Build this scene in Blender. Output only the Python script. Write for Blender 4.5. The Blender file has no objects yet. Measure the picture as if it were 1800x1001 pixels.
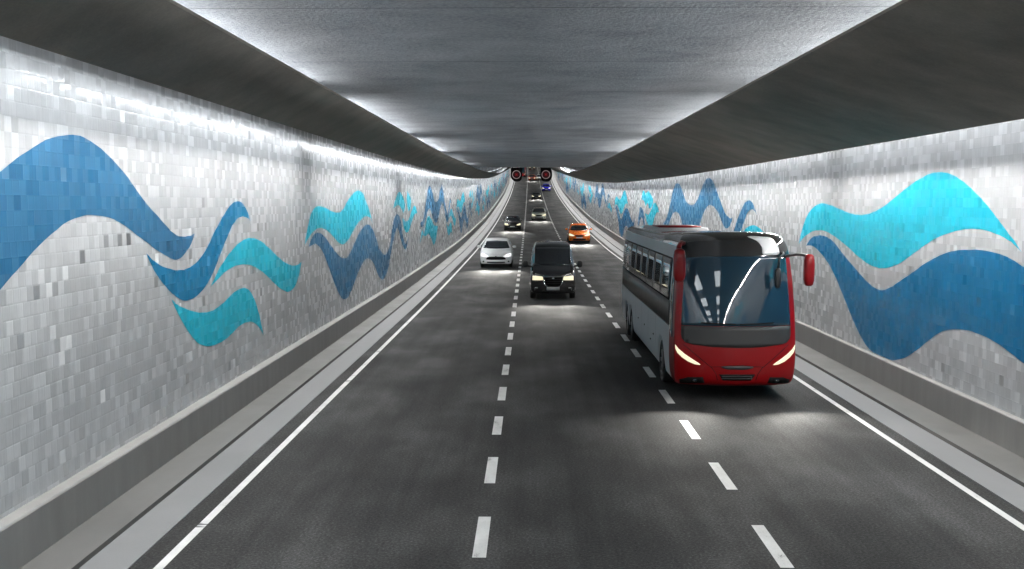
import bpy, bmesh, math, random
from mathutils import Vector, Matrix
from mathutils.bvhtree import BVHTree
random.seed(7)
R = math.radians
sc = bpy.context.scene
COL = sc.collection

# ------------------------------------------------------------------ road profile (the tunnel dips, then climbs)
HD = [(-100,0),(37,0),(79.5,.27),(97.7,.58),(128,1.3),(147,1.9),(172,2.85),(210,4.45),(251,6.5),(308,10.2),(400,18.2),(480,26.9)]
_m = [0 if i < 2 else (HD[min(i+1,len(HD)-1)][1]-HD[i-1][1])/(HD[min(i+1,len(HD)-1)][0]-HD[i-1][0]) for i in range(len(HD))]
def hz(d):
    if d <= HD[1][0]: return 0.0
    for i in range(1, len(HD)-1):
        if d <= HD[i+1][0] or i == len(HD)-2:
            x0,y0 = HD[i]; x1,y1 = HD[i+1]; w = x1-x0; t = (d-x0)/w
            return (2*t**3-3*t*t+1)*y0+(t**3-2*t*t+t)*w*_m[i]+(-2*t**3+3*t*t)*y1+(t**3-t*t)*w*_m[i+1]
def slope(d): return (hz(d+.5)-hz(d-.5))

Y0, Y1 = -62.0, 455.0
XL, XR = -5.90, 8.05          # tiled wall faces
ZC = 7.14                     # ceiling height above the road
ZB = 0.66                     # top of the concrete upstand

# ------------------------------------------------------------------ helpers
def tag(o, label=None, cat=None, group=None, kind=None):
    if label: o['label'] = label
    if cat: o['category'] = cat
    if group: o['group'] = group
    if kind: o['kind'] = kind
    return o

def link(name, me, mat=None, parent=None):
    o = bpy.data.objects.new(name, me)
    COL.objects.link(o)
    if mat is not None:
        if isinstance(mat, (list, tuple)):
            for m in mat: me.materials.append(m)
        else: me.materials.append(mat)
    if parent is not None: o.parent = parent
    return o

def from_bm(name, bm, mat=None, parent=None, smooth=False):
    me = bpy.data.meshes.new(name)
    bm.to_mesh(me); bm.free()
    if smooth:
        for p in me.polygons: p.use_smooth = True
    return link(name, me, mat, parent)

def stations(y0, y1, step=None):
    ys = []; y = y0
    while y < y1-1e-6:
        ys.append(y)
        if step: y += step
        else: y += 3.0 if y > 36 else 6.0
    ys.append(y1)
    return ys

def sweep(name, prof, y0, y1, mat, parent=None, step=None, closed=False, smooth=False):
    """profile [(x, z above road)] swept along the tunnel, UV = (y, length along profile)"""
    ys = stations(y0, y1, step)
    bm = bmesh.new(); uvl = bm.loops.layers.uv.new('UVMap')
    pr = list(prof) + ([prof[0]] if closed else [])
    L = [0]
    for a, b in zip(pr, pr[1:]): L.append(L[-1]+math.hypot(b[0]-a[0], b[1]-a[1]))
    rings = [[bm.verts.new((x, y, z+hz(y))) for x, z in prof] for y in ys]
    n = len(prof)
    for j in range(len(ys)-1):
        for i in range(len(pr)-1):
            i2 = (i+1) % n
            f = bm.faces.new((rings[j][i], rings[j][i2], rings[j+1][i2], rings[j+1][i]))
            for lp, uv in zip(f.loops, ((ys[j],L[i]),(ys[j],L[i+1]),(ys[j+1],L[i+1]),(ys[j+1],L[i]))): lp[uvl].uv = uv
    if closed:
        bm.faces.new(rings[0]); bm.faces.new(list(reversed(rings[-1])))
        bmesh.ops.recalc_face_normals(bm, faces=bm.faces)
    return from_bm(name, bm, mat, parent, smooth)

# ------------------------------------------------------------------ materials
def new_mat(name):
    m = bpy.data.materials.new(name); m.use_nodes = True
    nt = m.node_tree
    b = nt.nodes['Principled BSDF']
    return m, nt, b
def N(nt, t, **kw):
    n = nt.nodes.new(t)
    for k, v in kw.items(): setattr(n, k, v)
    return n
def S(b, **kw):
    for k, v in kw.items(): b.inputs[k.replace('_', ' ')].default_value = v
def math_n(nt, op, a, b=None, clamp=False):
    n = N(nt, 'ShaderNodeMath', operation=op); n.use_clamp = clamp
    for i, v in enumerate((a, b)):
        if v is None: continue
        if hasattr(v, 'is_linked') or hasattr(v, 'links'): nt.links.new(v, n.inputs[i])
        else: n.inputs[i].default_value = v
    return n.outputs[0]
def noise(nt, vec, scale, detail=4, rough=.55, dist=0):
    n = N(nt, 'ShaderNodeTexNoise')
    n.inputs['Scale'].default_value = scale; n.inputs['Detail'].default_value = detail
    n.inputs['Roughness'].default_value = rough; n.inputs['Distortion'].default_value = dist
    if vec is not None: nt.links.new(vec, n.inputs['Vector'])
    return n.outputs['Fac']
def ramp(nt, fac, stops):
    n = N(nt, 'ShaderNodeValToRGB')
    e = n.color_ramp.elements
    while len(e) < len(stops): e.new(.5)
    for k, (p, c) in enumerate(stops):
        e[k].position = p
        e[k].color = (c, c, c, 1) if not isinstance(c, (tuple, list)) else (*c, 1)
    nt.links.new(fac, n.inputs[0])
    return n.outputs['Color']
def mapped(nt, scale=(1,1,1), coord='Object'):
    t = N(nt, 'ShaderNodeTexCoord'); m = N(nt, 'ShaderNodeMapping')
    m.inputs['Scale'].default_value = scale
    nt.links.new(t.outputs[coord], m.inputs['Vector'])
    return m.outputs[0]
def mixc(nt, fac, a, b, mode='MIX'):
    n = N(nt, 'ShaderNodeMix', data_type='RGBA', blend_type=mode)
    for s, v in ((n.inputs[0], fac), (n.inputs[6], a), (n.inputs[7], b)):
        if hasattr(v, 'links'): nt.links.new(v, s)
        elif isinstance(v, (int, float)): s.default_value = v
        else: s.default_value = (*v, 1)
    return n.outputs[2]

def plain(name, col, rough=.5, metal=0, coat=0, ior=1.5, emit=None, es=0):
    m, nt, b = new_mat(name)
    S(b, Base_Color=(*col, 1), Roughness=rough, Metallic=metal, IOR=ior)
    b.inputs['Coat Weight'].default_value = coat; b.inputs['Coat Roughness'].default_value = .04
    if emit: b.inputs['Emission Color'].default_value = (*emit, 1); b.inputs['Emission Strength'].default_value = es
    return m

def car_paint(name, col, rough=.3, metal=.0, coat=1):
    """clear-coated paint with a faint dust film"""
    m, nt, b = new_mat(name)
    v = mapped(nt)
    d = ramp(nt, noise(nt, v, 1.2, 3), [(.35, 0.0), (.8, .06)])
    c = mixc(nt, d, col, tuple(x*.6+.05 for x in col))
    nt.links.new(c, b.inputs['Base Color'])
    r = ramp(nt, noise(nt, v, 5.0, 5), [(.3, rough), (.8, rough+.06)])
    nt.links.new(r, b.inputs['Roughness'])
    S(b, Metallic=metal)
    b.inputs['Coat Weight'].default_value = coat; b.inputs['Coat Roughness'].default_value = .03
    b.inputs['Specular IOR Level'].default_value = .5*coat if coat else .2
    return m

TW, TH = .165, .178
def tile_mat(name, col, dark, var, glossy=.2, tilt=.022, ior=1.42):
    """hand-set glazed wall tiles: every tile a little different in tone and in tilt"""
    m, nt, b = new_mat(name); L = nt.links
    uv = N(nt, 'ShaderNodeUVMap'); sx = N(nt, 'ShaderNodeSeparateXYZ'); L.new(uv.outputs[0], sx.inputs[0])
    v = math_n(nt, 'DIVIDE', sx.outputs[1], TH)
    row = math_n(nt, 'FLOOR', v); fy = math_n(nt, 'FRACT', v)
    wr = N(nt, 'ShaderNodeTexWhiteNoise', noise_dimensions='1D'); L.new(row, wr.inputs['W'])
    u = math_n(nt, 'ADD', math_n(nt, 'DIVIDE', math_n(nt, 'ADD', sx.outputs[0], 200.0), TW), wr.outputs['Value'])
    col_i = math_n(nt, 'FLOOR', u); fx = math_n(nt, 'FRACT', u)
    cb = N(nt, 'ShaderNodeCombineXYZ'); L.new(col_i, cb.inputs[0]); L.new(row, cb.inputs[1])
    wn = N(nt, 'ShaderNodeTexWhiteNoise', noise_dimensions='3D'); L.new(cb.outputs[0], wn.inputs['Vector'])
    rgb = N(nt, 'ShaderNodeSeparateColor'); L.new(wn.outputs['Color'], rgb.inputs[0])
    r1, r2, r3 = rgb.outputs[0], rgb.outputs[1], rgb.outputs[2]
    # tone: most tiles near col, some clearly darker
    tone = ramp(nt, r1, [(0, .8), (.05, .7), (.12, .5), (.45, .3), (1, 0.0)])
    # streaks inside a tile, running with the glaze
    mp = N(nt, 'ShaderNodeMapping'); mp.inputs['Scale'].default_value = (30, 3.0, 1); L.new(uv.outputs[0], mp.inputs['Vector'])
    ad = N(nt, 'ShaderNodeVectorMath', operation='ADD'); L.new(mp.outputs[0], ad.inputs[0]); L.new(wn.outputs['Color'], ad.inputs[1])
    st = noise(nt, ad.outputs[0], 1.0, 5, .6)
    streak = ramp(nt, st, [(.3, .86), (.7, 1.0)])
    mp2 = N(nt, 'ShaderNodeMapping'); mp2.inputs['Scale'].default_value = (.35, .5, 1); L.new(uv.outputs[0], mp2.inputs['Vector'])
    grime = ramp(nt, noise(nt, mp2.outputs[0], 1.3, 6, .6), [(.35, .86), (.65, 1.0)])
    c = mixc(nt, math_n(nt, 'MULTIPLY', tone, var), col, dark)
    c = mixc(nt, 1.0, c, streak, 'MULTIPLY'); c = mixc(nt, 1.0, c, grime, 'MULTIPLY')
    # joints
    ex = math_n(nt, 'MULTIPLY', math_n(nt, 'MINIMUM', fx, math_n(nt, 'SUBTRACT', 1.0, fx)), TW)
    ey = math_n(nt, 'MULTIPLY', math_n(nt, 'MINIMUM', fy, math_n(nt, 'SUBTRACT', 1.0, fy)), TH)
    e = math_n(nt, 'MINIMUM', ex, ey)
    mr = N(nt, 'ShaderNodeMapRange'); mr.inputs['From Min'].default_value = .0012; mr.inputs['From Max'].default_value = .0045; L.new(e, mr.inputs['Value'])
    joint = tuple(x*.78 for x in col)
    c = mixc(nt, mr.outputs[0], joint, c)
    L.new(c, b.inputs['Base Color'])
    # tilt of each tile
    g = N(nt, 'ShaderNodeNewGeometry')
    tv = N(nt, 'ShaderNodeCombineXYZ')
    tl = ramp(nt, r1, [(0, .05), (.74, .06), (.88, .14), (.93, .3), (1, 1.0)])
    L.new(math_n(nt, 'MULTIPLY', math_n(nt, 'SUBTRACT', r2, .5), math_n(nt, 'MULTIPLY', tl, tilt*30.0)), tv.inputs[1])
    L.new(math_n(nt, 'MULTIPLY', math_n(nt, 'SUBTRACT', r3, .5), math_n(nt, 'MULTIPLY', tl, tilt*30.0)), tv.inputs[2])
    va = N(nt, 'ShaderNodeVectorMath', operation='ADD'); L.new(g.outputs['Normal'], va.inputs[0]); L.new(tv.outputs[0], va.inputs[1])
    vn = N(nt, 'ShaderNodeVectorMath', operation='NORMALIZE'); L.new(va.outputs[0], vn.inputs[0])
    mr2 = N(nt, 'ShaderNodeMapRange', interpolation_type='SMOOTHSTEP'); mr2.inputs['From Max'].default_value = .016; L.new(e, mr2.inputs['Value'])
    hgt = math_n(nt, 'ADD', mr2.outputs[0], math_n(nt, 'MULTIPLY', noise(nt, ad.outputs[0], .5, 2), .9))
    hgt = math_n(nt, 'ADD', hgt, math_n(nt, 'MULTIPLY', r2, .8))
    bp = N(nt, 'ShaderNodeBump'); bp.inputs['Strength'].default_value = .28; bp.inputs['Distance'].default_value = .004
    L.new(hgt, bp.inputs['Height']); L.new(vn.outputs[0], bp.inputs['Normal'])
    L.new(bp.outputs[0], b.inputs['Normal'])
    rg = ramp(nt, r3, [(0, glossy*.7), (.5, glossy), (1, glossy*2.2)])
    L.new(rg, b.inputs['Roughness'])
    S(b, IOR=ior)
    return m

def concrete(name, c0, c1, rough=.75, streak=None, fine=60, bump=.25, dist=.004, spec=.5, blotch=.6, mixf=.25):
    m, nt, b = new_mat(name); L = nt.links
    v = mapped(nt)
    big = noise(nt, v, blotch, 7, .6, .3)
    small = noise(nt, v, fine, 4, .7)
    f = math_n(nt, 'ADD', math_n(nt, 'MULTIPLY', big, 1-mixf), math_n(nt, 'MULTIPLY', small, mixf))
    if streak:
        s = noise(nt, mapped(nt, streak), 1.0, 5, .6)
        f = math_n(nt, 'ADD', math_n(nt, 'MULTIPLY', f, .6), math_n(nt, 'MULTIPLY', s, .4))
    c = ramp(nt, f, [(.32, c0), (.68, c1)])
    L.new(c, b.inputs['Base Color'])
    rr = ramp(nt, big, [(.3, max(0, rough-.1)), (.7, min(1, rough+.1))]); L.new(rr, b.inputs['Roughness'])
    bp = N(nt, 'ShaderNodeBump'); bp.inputs['Strength'].default_value = bump; bp.inputs['Distance'].default_value = dist
    L.new(math_n(nt, 'ADD', small, math_n(nt, 'MULTIPLY', big, 2.0)), bp.inputs['Height']); L.new(bp.outputs[0], b.inputs['Normal'])
    b.inputs['Specular IOR Level'].default_value = spec
    return m

def asphalt():
    m, nt, b = new_mat('asphalt'); L = nt.links
    v = mapped(nt)
    grain = noise(nt, v, 27, 5, .85)
    agg = N(nt, 'ShaderNodeTexVoronoi'); agg.inputs['Scale'].default_value = 75; L.new(v, agg.inputs['Vector'])
    mott = noise(nt, mapped(nt, (1, .5, 1)), .6, 5, .5, .15)
    wear = noise(nt, mapped(nt, (2.2, .06, 1)), 1.0, 4, .6)      # wheel paths worn along the road
    base = ramp(nt, mott, [(.30, (.031,.031,.031)), (.5, (.042,.042,.0413)), (.70, (.070,.070,.069))])
    wv = ramp(nt, wear, [(.35, .8), (.65, 1.15)])
    gr = ramp(nt, grain, [(.36, .3), (.47, .75), (.56, 1.15), (.68, 2.6)])
    c = mixc(nt, 1.0, base, gr, 'MULTIPLY'); c = mixc(nt, 1.0, c, wv, 'MULTIPLY')
    L.new(c, b.inputs['Base Color'])
    L.new(ramp(nt, mott, [(.3, .85), (.75, .7)]), b.inputs['Roughness'])
    bp = N(nt, 'ShaderNodeBump'); bp.inputs['Strength'].default_value = .5; bp.inputs['Distance'].default_value = .006
    L.new(math_n(nt, 'ADD', grain, agg.outputs['Distance']), bp.inputs['Height']); L.new(bp.outputs[0], b.inputs['Normal'])
    b.inputs['Specular IOR Level'].default_value = .13
    return m

def road_paint():
    m, nt, b = new_mat('road_paint'); L = nt.links
    v = mapped(nt)
    w = noise(nt, mapped(nt, (1.2, .5, 1)), 2.4, 6, .65)
    g = noise(nt, v, 70, 3, .7)
    f = math_n(nt, 'ADD', math_n(nt, 'MULTIPLY', w, .7), math_n(nt, 'MULTIPLY', g, .3))
    c = ramp(nt, f, [(.36, (.10,.10,.098)), (.41, (.52,.52,.51)), (.6, (.68,.68,.67))])
    crack = ramp(nt, noise(nt, mapped(nt, (.4, 2.2, 1)), 1.0, 3, .6), [(.30, .16), (.325, 1.0)])
    c = mixc(nt, 1.0, c, crack, 'MULTIPLY')
    L.new(c, b.inputs['Base Color']); S(b, Roughness=.6)
    bp = N(nt, 'ShaderNodeBump'); bp.inputs['Strength'].default_value = .3; bp.inputs['Distance'].default_value = .003
    L.new(g, bp.inputs['Height']); L.new(bp.outputs[0], b.inputs['Normal'])
    return m

M = dict(
    tile=tile_mat('white_glazed_tile', (.72,.735,.75), (.40,.415,.43), .5),
    blue=tile_mat('blue_glazed_tile', (.045,.20,.385), (.028,.125,.26), .75, .3, .015, 1.28),
    blue_mid=tile_mat('mid_blue_glazed_tile', (.055,.235,.44), (.03,.15,.31), .7, .3, .015, 1.28),
    blue_deep=tile_mat('deep_blue_glazed_tile', (.009,.215,.46), (.007,.15,.35), .7, .3, .015, 1.28),
    blue_light=tile_mat('bright_blue_glazed_tile', (.015,.26,.52), (.01,.18,.38), .7, .3, .015, 1.28),
    cyan=tile_mat('cyan_glazed_tile', (.028,.64,.85), (.02,.50,.70), .6, .3, .015, 1.28),
    asphalt=asphalt(), paint=road_paint(),
    gutter=concrete('pale_kerb_concrete', (.15,.15,.154), (.225,.225,.23), .6, None, 50, .2, .003, .4, .5),
    walk=concrete('walkway_concrete', (.10,.098,.094), (.155,.152,.146), .55, (1.2,.25,1), 45, .2, .003, .4, .7),
    groove=concrete('dark_joint_concrete', (.05,.05,.048), (.09,.088,.085), .8),
    parapet=concrete('grey_parapet_concrete', (.23,.224,.216), (.33,.322,.312), .7, (3,3,.4), 40, .2, .003, .3, .8),
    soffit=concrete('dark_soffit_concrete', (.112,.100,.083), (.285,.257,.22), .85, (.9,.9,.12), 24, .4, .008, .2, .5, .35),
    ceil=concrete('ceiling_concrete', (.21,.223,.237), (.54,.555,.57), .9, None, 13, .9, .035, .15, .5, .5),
    housing=plain('lamp_housing', (.35,.35,.36), .5, .3),
    lamp=plain('lamp_diffuser', (.8,.8,.8), .5, emit=(.93,.97,1.0), es=62),
    road_fill=plain('road_fill_glow', (.8,.8,.8), .5, emit=(1,.985,.96), es=360),  # glow of the added fill strips over the road
    lamp_right=plain('coach_side_diffuser', (.8,.8,.8), .5, emit=(.95,.97,1.0), es=23),
    lamp_up=plain('uplight_diffuser', (.8,.8,.8), .5, emit=(.93,.96,1.0), es=44),
    lamp_up_right=plain('coach_side_uplight_diffuser', (.8,.8,.8), .5, emit=(.93,.96,1.0), es=112),
    lamp_up_dim=plain('dimmed_uplight_diffuser', (.8,.8,.8), .5, emit=(.93,.96,1.0), es=12),
    lamp_up_faint=plain('faint_uplight_diffuser', (.8,.8,.8), .5, emit=(.93,.96,1.0), es=1.2),
    lamp_ceil=plain('ceiling_lamp_diffuser', (.8,.8,.8), .5, emit=(.88,.96,1.0), es=3.6),
    tyre=concrete('tyre_rubber', (.012,.012,.012), (.02,.02,.02), .8),
    rim=plain('alloy_rim', (.45,.45,.46), .32, .9),
    glass=plain('tinted_glass', (.012,.018,.024), .03, 0, 1, 1.6),
    screen=plain('bus_windscreen_glass', (.016,.042,.066), .02, 0, .6, 1.6),
    black=plain('black_plastic', (.016,.016,.017), .38, 0, .3),
    matt=plain('matt_black', (.01,.01,.01), .7),
    band=plain('black_glass_band', (.034,.034,.034), .55, 0, 0),
    chrome=plain('chrome', (.7,.7,.7), .15, 1),
    plate=plain('number_plate', (.55,.55,.54), .4),
    headlamp=plain('lit_headlamp', (.25,.24,.2), .3, emit=(1,.90,.60), es=.78),
    headlamp_white=plain('white_headlamp', (.85,.85,.86), .1, 0, 1, emit=(1,1,1), es=.9),
    red_lamp=plain('red_signal_lamp', (.04,.002,.004), .4, emit=(.5,.005,.02), es=.03),
    red_cross=plain('red_signal_cross', (.4,.02,.02), .4, emit=(.9,.06,.08), es=.15),
    ring=plain('pale_signal_ring', (.55,.5,.5), .4, emit=(.9,.7,.7), es=.15),
)

M['matt'].node_tree.nodes['Principled BSDF'].inputs['Specular IOR Level'].default_value = .1

MURAL = {
'L1 b': '9.58,4.01 9.73,4.01 9.97,4.02 10.22,4.04 10.46,4.09 10.71,4.17 10.96,4.25 11.22,4.35 11.47,4.45 11.70,4.53 11.86,4.60 11.98,4.65 12.10,4.70 12.24,4.75 12.39,4.80 12.53,4.85 12.68,4.90 12.83,4.95 12.99,4.98 13.15,5.01 13.32,5.03 13.48,5.05 13.60,5.06 13.71,5.06 13.84,5.06 13.99,5.04 14.15,5.01 14.32,4.97 14.49,4.93 14.66,4.87 14.84,4.81 15.04,4.73 15.25,4.64 15.45,4.55 15.63,4.45 15.81,4.35 15.98,4.26 16.15,4.18 16.32,4.10 16.47,4.04 16.55,4.01 16.61,3.99 16.69,3.95 16.85,3.88 17.05,3.80 17.23,3.72 17.38,3.68 17.51,3.64 17.65,3.62 17.80,3.61 17.95,3.60 18.09,3.61 18.24,3.61 18.37,3.63 18.47,3.64 18.42,3.59 18.35,3.53 18.27,3.47 18.18,3.42 18.09,3.38 17.98,3.34 17.87,3.30 17.75,3.26 17.62,3.24 17.49,3.23 17.36,3.24 17.20,3.27 17.00,3.32 16.77,3.38 16.58,3.43 16.43,3.47 16.31,3.51 16.19,3.56 16.04,3.60 15.90,3.65 15.72,3.70 15.52,3.77 15.30,3.84 15.08,3.90 14.87,3.95 14.67,3.98 14.48,4.00 14.29,4.01 14.10,4.02 13.92,4.02 13.74,4.00 13.57,3.98 13.39,3.95 13.23,3.91 13.06,3.85 12.90,3.80 12.74,3.74 12.59,3.68 12.44,3.62 12.29,3.55 12.15,3.48 12.00,3.41 11.88,3.36 11.76,3.30 11.60,3.22 11.37,3.10 11.11,2.95 10.85,2.83 10.60,2.73 10.35,2.65 10.11,2.61 9.86,2.63 9.63,2.68 9.48,2.71 9.51,3.10 9.55,3.63',
'L2 b': '16.09,3.41 16.19,3.37 16.33,3.30 16.49,3.25 16.65,3.20 16.84,3.15 17.03,3.12 17.22,3.09 17.41,3.06 17.61,3.05 17.80,3.04 17.98,3.05 18.14,3.06 18.28,3.08 18.40,3.10 18.53,3.13 18.68,3.17 18.85,3.23 19.03,3.30 19.21,3.39 19.39,3.49 19.57,3.60 19.76,3.70 19.95,3.80 20.14,3.89 20.34,3.98 20.54,4.07 20.73,4.13 20.91,4.18 21.07,4.20 21.23,4.21 21.38,4.21 21.52,4.19 21.65,4.16 21.77,4.11 21.88,4.05 21.99,3.99 22.07,3.92 22.15,3.84 22.20,3.79 22.15,3.81 22.07,3.84 21.98,3.86 21.86,3.88 21.72,3.89 21.58,3.90 21.46,3.89 21.33,3.88 21.20,3.86 21.07,3.82 20.95,3.78 20.82,3.73 20.70,3.66 20.58,3.58 20.45,3.50 20.31,3.42 20.17,3.32 20.01,3.22 19.85,3.11 19.69,3.00 19.52,2.90 19.34,2.80 19.16,2.72 18.98,2.65 18.81,2.60 18.64,2.56 18.48,2.53 18.32,2.51 18.16,2.50 18.01,2.50 17.87,2.51 17.72,2.53 17.57,2.57 17.41,2.62 17.24,2.68 17.08,2.75 16.92,2.83 16.76,2.91 16.62,2.99 16.51,3.06 16.42,3.12 16.33,3.19 16.24,3.27 16.15,3.35',
'L3 c': '19.34,2.64 19.46,2.71 19.65,2.81 19.84,2.91 20.03,2.99 20.22,3.06 20.43,3.14 20.66,3.21 20.92,3.28 21.16,3.34 21.39,3.38 21.60,3.41 21.81,3.43 22.03,3.44 22.26,3.43 22.49,3.42 22.72,3.39 22.95,3.35 23.21,3.30 23.49,3.22 23.80,3.14 24.12,3.05 24.45,2.95 24.79,2.86 25.12,2.77 25.43,2.71 25.74,2.66 26.01,2.62 26.25,2.60 26.46,2.60 26.66,2.60 26.84,2.62 27.01,2.64 27.13,2.66 27.06,2.58 26.96,2.48 26.84,2.37 26.70,2.27 26.53,2.18 26.36,2.10 26.17,2.05 25.97,2.02 25.78,2.00 25.61,2.00 25.44,2.01 25.24,2.05 24.98,2.10 24.69,2.17 24.39,2.26 24.08,2.35 23.77,2.46 23.46,2.56 23.15,2.65 22.86,2.72 22.59,2.79 22.35,2.83 22.12,2.87 21.90,2.89 21.69,2.91 21.48,2.92 21.26,2.92 21.01,2.92 20.76,2.90 20.52,2.88 20.32,2.85 20.13,2.81 19.94,2.77 19.72,2.72 19.49,2.67',
'L4 c': '17.18,2.60 17.27,2.56 17.40,2.50 17.56,2.45 17.75,2.40 17.96,2.35 18.18,2.30 18.40,2.26 18.63,2.22 18.85,2.20 19.06,2.18 19.26,2.18 19.47,2.18 19.68,2.20 19.90,2.23 20.13,2.26 20.37,2.31 20.61,2.36 20.85,2.40 21.07,2.42 21.28,2.43 21.48,2.43 21.66,2.42 21.83,2.39 22.00,2.34 22.16,2.27 22.30,2.18 22.44,2.08 22.57,1.97 22.68,1.84 22.80,1.71 22.91,1.54 23.03,1.37 23.11,1.24 23.02,1.30 22.91,1.38 22.78,1.45 22.65,1.51 22.51,1.56 22.36,1.61 22.19,1.65 22.01,1.68 21.82,1.69 21.61,1.70 21.38,1.69 21.17,1.68 20.96,1.65 20.75,1.61 20.55,1.58 20.35,1.55 20.16,1.53 19.96,1.52 19.74,1.52 19.52,1.52 19.31,1.53 19.13,1.55 18.97,1.57 18.80,1.61 18.64,1.65 18.48,1.70 18.33,1.77 18.18,1.85 18.03,1.94 17.89,2.03 17.74,2.14 17.60,2.24 17.47,2.34 17.35,2.44 17.25,2.53',
'L5 c': '27.54,3.07 27.62,3.18 27.75,3.32 27.89,3.47 28.04,3.61 28.21,3.75 28.39,3.87 28.57,3.95 28.77,4.01 28.97,4.05 29.19,4.07 29.43,4.08 29.69,4.08 29.97,4.06 30.28,4.04 30.60,4.01 30.92,3.97 31.24,3.93 31.57,3.90 31.92,3.88 32.28,3.87 32.61,3.87 32.89,3.89 33.13,3.94 33.38,3.99 33.63,4.06 33.89,4.16 34.17,4.24 34.49,4.32 34.83,4.40 35.18,4.47 35.54,4.53 35.89,4.57 36.24,4.59 36.57,4.59 36.88,4.57 37.18,4.53 37.45,4.46 37.71,4.36 37.99,4.25 38.29,4.12 38.61,3.98 38.91,3.83 39.20,3.65 39.48,3.46 39.68,3.33 39.52,3.41 39.29,3.51 39.03,3.60 38.73,3.64 38.39,3.67 38.08,3.69 37.82,3.69 37.58,3.67 37.29,3.64 36.94,3.60 36.55,3.54 36.16,3.48 35.80,3.39 35.44,3.30 35.09,3.20 34.75,3.11 34.41,3.02 34.08,2.95 33.77,2.90 33.48,2.87 33.19,2.86 32.91,2.88 32.64,2.92 32.35,2.97 32.02,3.05 31.68,3.14 31.34,3.22 31.02,3.29 30.70,3.36 30.39,3.41 30.08,3.44 29.78,3.47 29.48,3.47 29.18,3.46 28.88,3.42 28.62,3.38 28.39,3.34 28.20,3.29 28.02,3.23 27.83,3.17 27.66,3.11',
'L6 b': '28.00,2.99 28.10,3.05 28.26,3.14 28.43,3.22 28.60,3.27 28.80,3.32 29.00,3.34 29.20,3.35 29.40,3.34 29.63,3.32 29.91,3.27 30.22,3.20 30.54,3.12 30.85,3.02 31.17,2.92 31.49,2.82 31.83,2.72 32.18,2.62 32.51,2.53 32.83,2.47 33.13,2.43 33.41,2.41 33.67,2.40 33.92,2.41 34.20,2.45 34.54,2.54 34.91,2.65 35.29,2.78 35.65,2.90 36.01,3.02 36.38,3.13 36.77,3.21 37.16,3.28 37.53,3.34 37.84,3.37 38.11,3.38 38.39,3.38 38.69,3.36 38.98,3.32 39.29,3.25 39.61,3.16 39.94,3.03 40.28,2.89 40.62,2.72 40.97,2.54 41.32,2.39 41.70,2.26 42.08,2.16 42.44,2.08 42.76,2.04 43.06,2.03 43.37,2.06 43.71,2.13 44.06,2.23 44.37,2.35 44.59,2.49 44.76,2.64 44.95,2.81 45.16,3.00 45.39,3.21 45.65,3.38 46.03,3.51 46.45,3.60 46.75,3.66 47.05,3.63 47.48,3.59 47.87,3.50 48.14,3.37 48.37,3.21 48.59,3.03 48.80,2.85 49.00,2.65 49.21,2.48 49.48,2.35 49.76,2.23 49.96,2.16 50.39,2.25 51.00,2.37 51.45,2.46 51.26,2.35 51.00,2.20 50.72,2.07 50.44,1.99 50.14,1.93 49.94,1.89 49.63,1.96 49.19,2.07 48.75,2.21 48.34,2.41 47.94,2.64 47.59,2.83 47.31,2.94 47.07,3.01 46.91,3.05 46.77,3.02 46.57,2.97 46.30,2.87 45.94,2.71 45.52,2.50 45.10,2.27 44.71,2.00 44.32,1.72 43.95,1.48 43.58,1.32 43.21,1.21 42.88,1.14 42.55,1.10 42.25,1.08 42.04,1.07 41.75,1.13 41.34,1.21 40.94,1.32 40.56,1.49 40.19,1.68 39.84,1.84 39.52,1.94 39.23,2.02 38.92,2.08 38.60,2.12 38.28,2.15 37.97,2.15 37.71,2.14 37.47,2.11 37.18,2.06 36.82,1.97 36.43,1.87 36.04,1.76 35.67,1.63 35.30,1.49 34.96,1.36 34.65,1.26 34.37,1.18 34.10,1.12 33.84,1.09 33.59,1.09 33.42,1.09 33.22,1.12 32.93,1.17 32.62,1.27 32.29,1.41 31.95,1.60 31.60,1.79 31.28,1.99 30.97,2.19 30.66,2.38 30.35,2.56 30.06,2.72 29.76,2.85 29.44,2.95 29.12,3.02 28.90,3.06 28.63,3.04 28.26,3.01',
'L7 c': '45.59,3.90 45.94,4.07 46.45,4.30 46.93,4.49 47.32,4.59 47.68,4.63 47.93,4.65 48.24,4.60 48.70,4.52 49.12,4.42 49.49,4.30 49.83,4.16 49.99,4.02 49.85,3.87 49.53,3.73 49.29,3.63 48.91,3.74 48.38,3.90 47.88,4.01 47.50,4.04 47.14,4.04 46.77,4.02 46.34,3.98 45.90,3.94',
'L8 c': '50.97,4.72 51.15,4.67 51.41,4.59 51.68,4.51 51.99,4.44 52.31,4.37 52.51,4.28 52.54,4.13 52.46,3.96 52.28,3.83 51.97,3.76 51.57,3.72 51.29,3.70 51.10,3.84 50.86,4.04 50.70,4.23 50.74,4.41 50.87,4.60',
'L9 c': '48.83,3.45 49.22,3.39 49.77,3.31 50.17,3.24 50.47,3.24 50.91,3.25 51.36,3.29 51.77,3.40 52.20,3.55 52.63,3.69 53.11,3.80 53.60,3.91 53.95,3.99 54.16,3.95 54.46,3.91 54.75,3.84 55.02,3.75 55.28,3.63 55.46,3.55 55.13,3.56 54.66,3.55 54.18,3.52 53.75,3.43 53.30,3.31 52.85,3.18 52.36,3.04 51.86,2.88 51.42,2.77 51.03,2.72 50.69,2.70 50.46,2.69 50.15,2.75 49.73,2.84 49.38,2.96 49.14,3.12 48.95,3.31',
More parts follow.
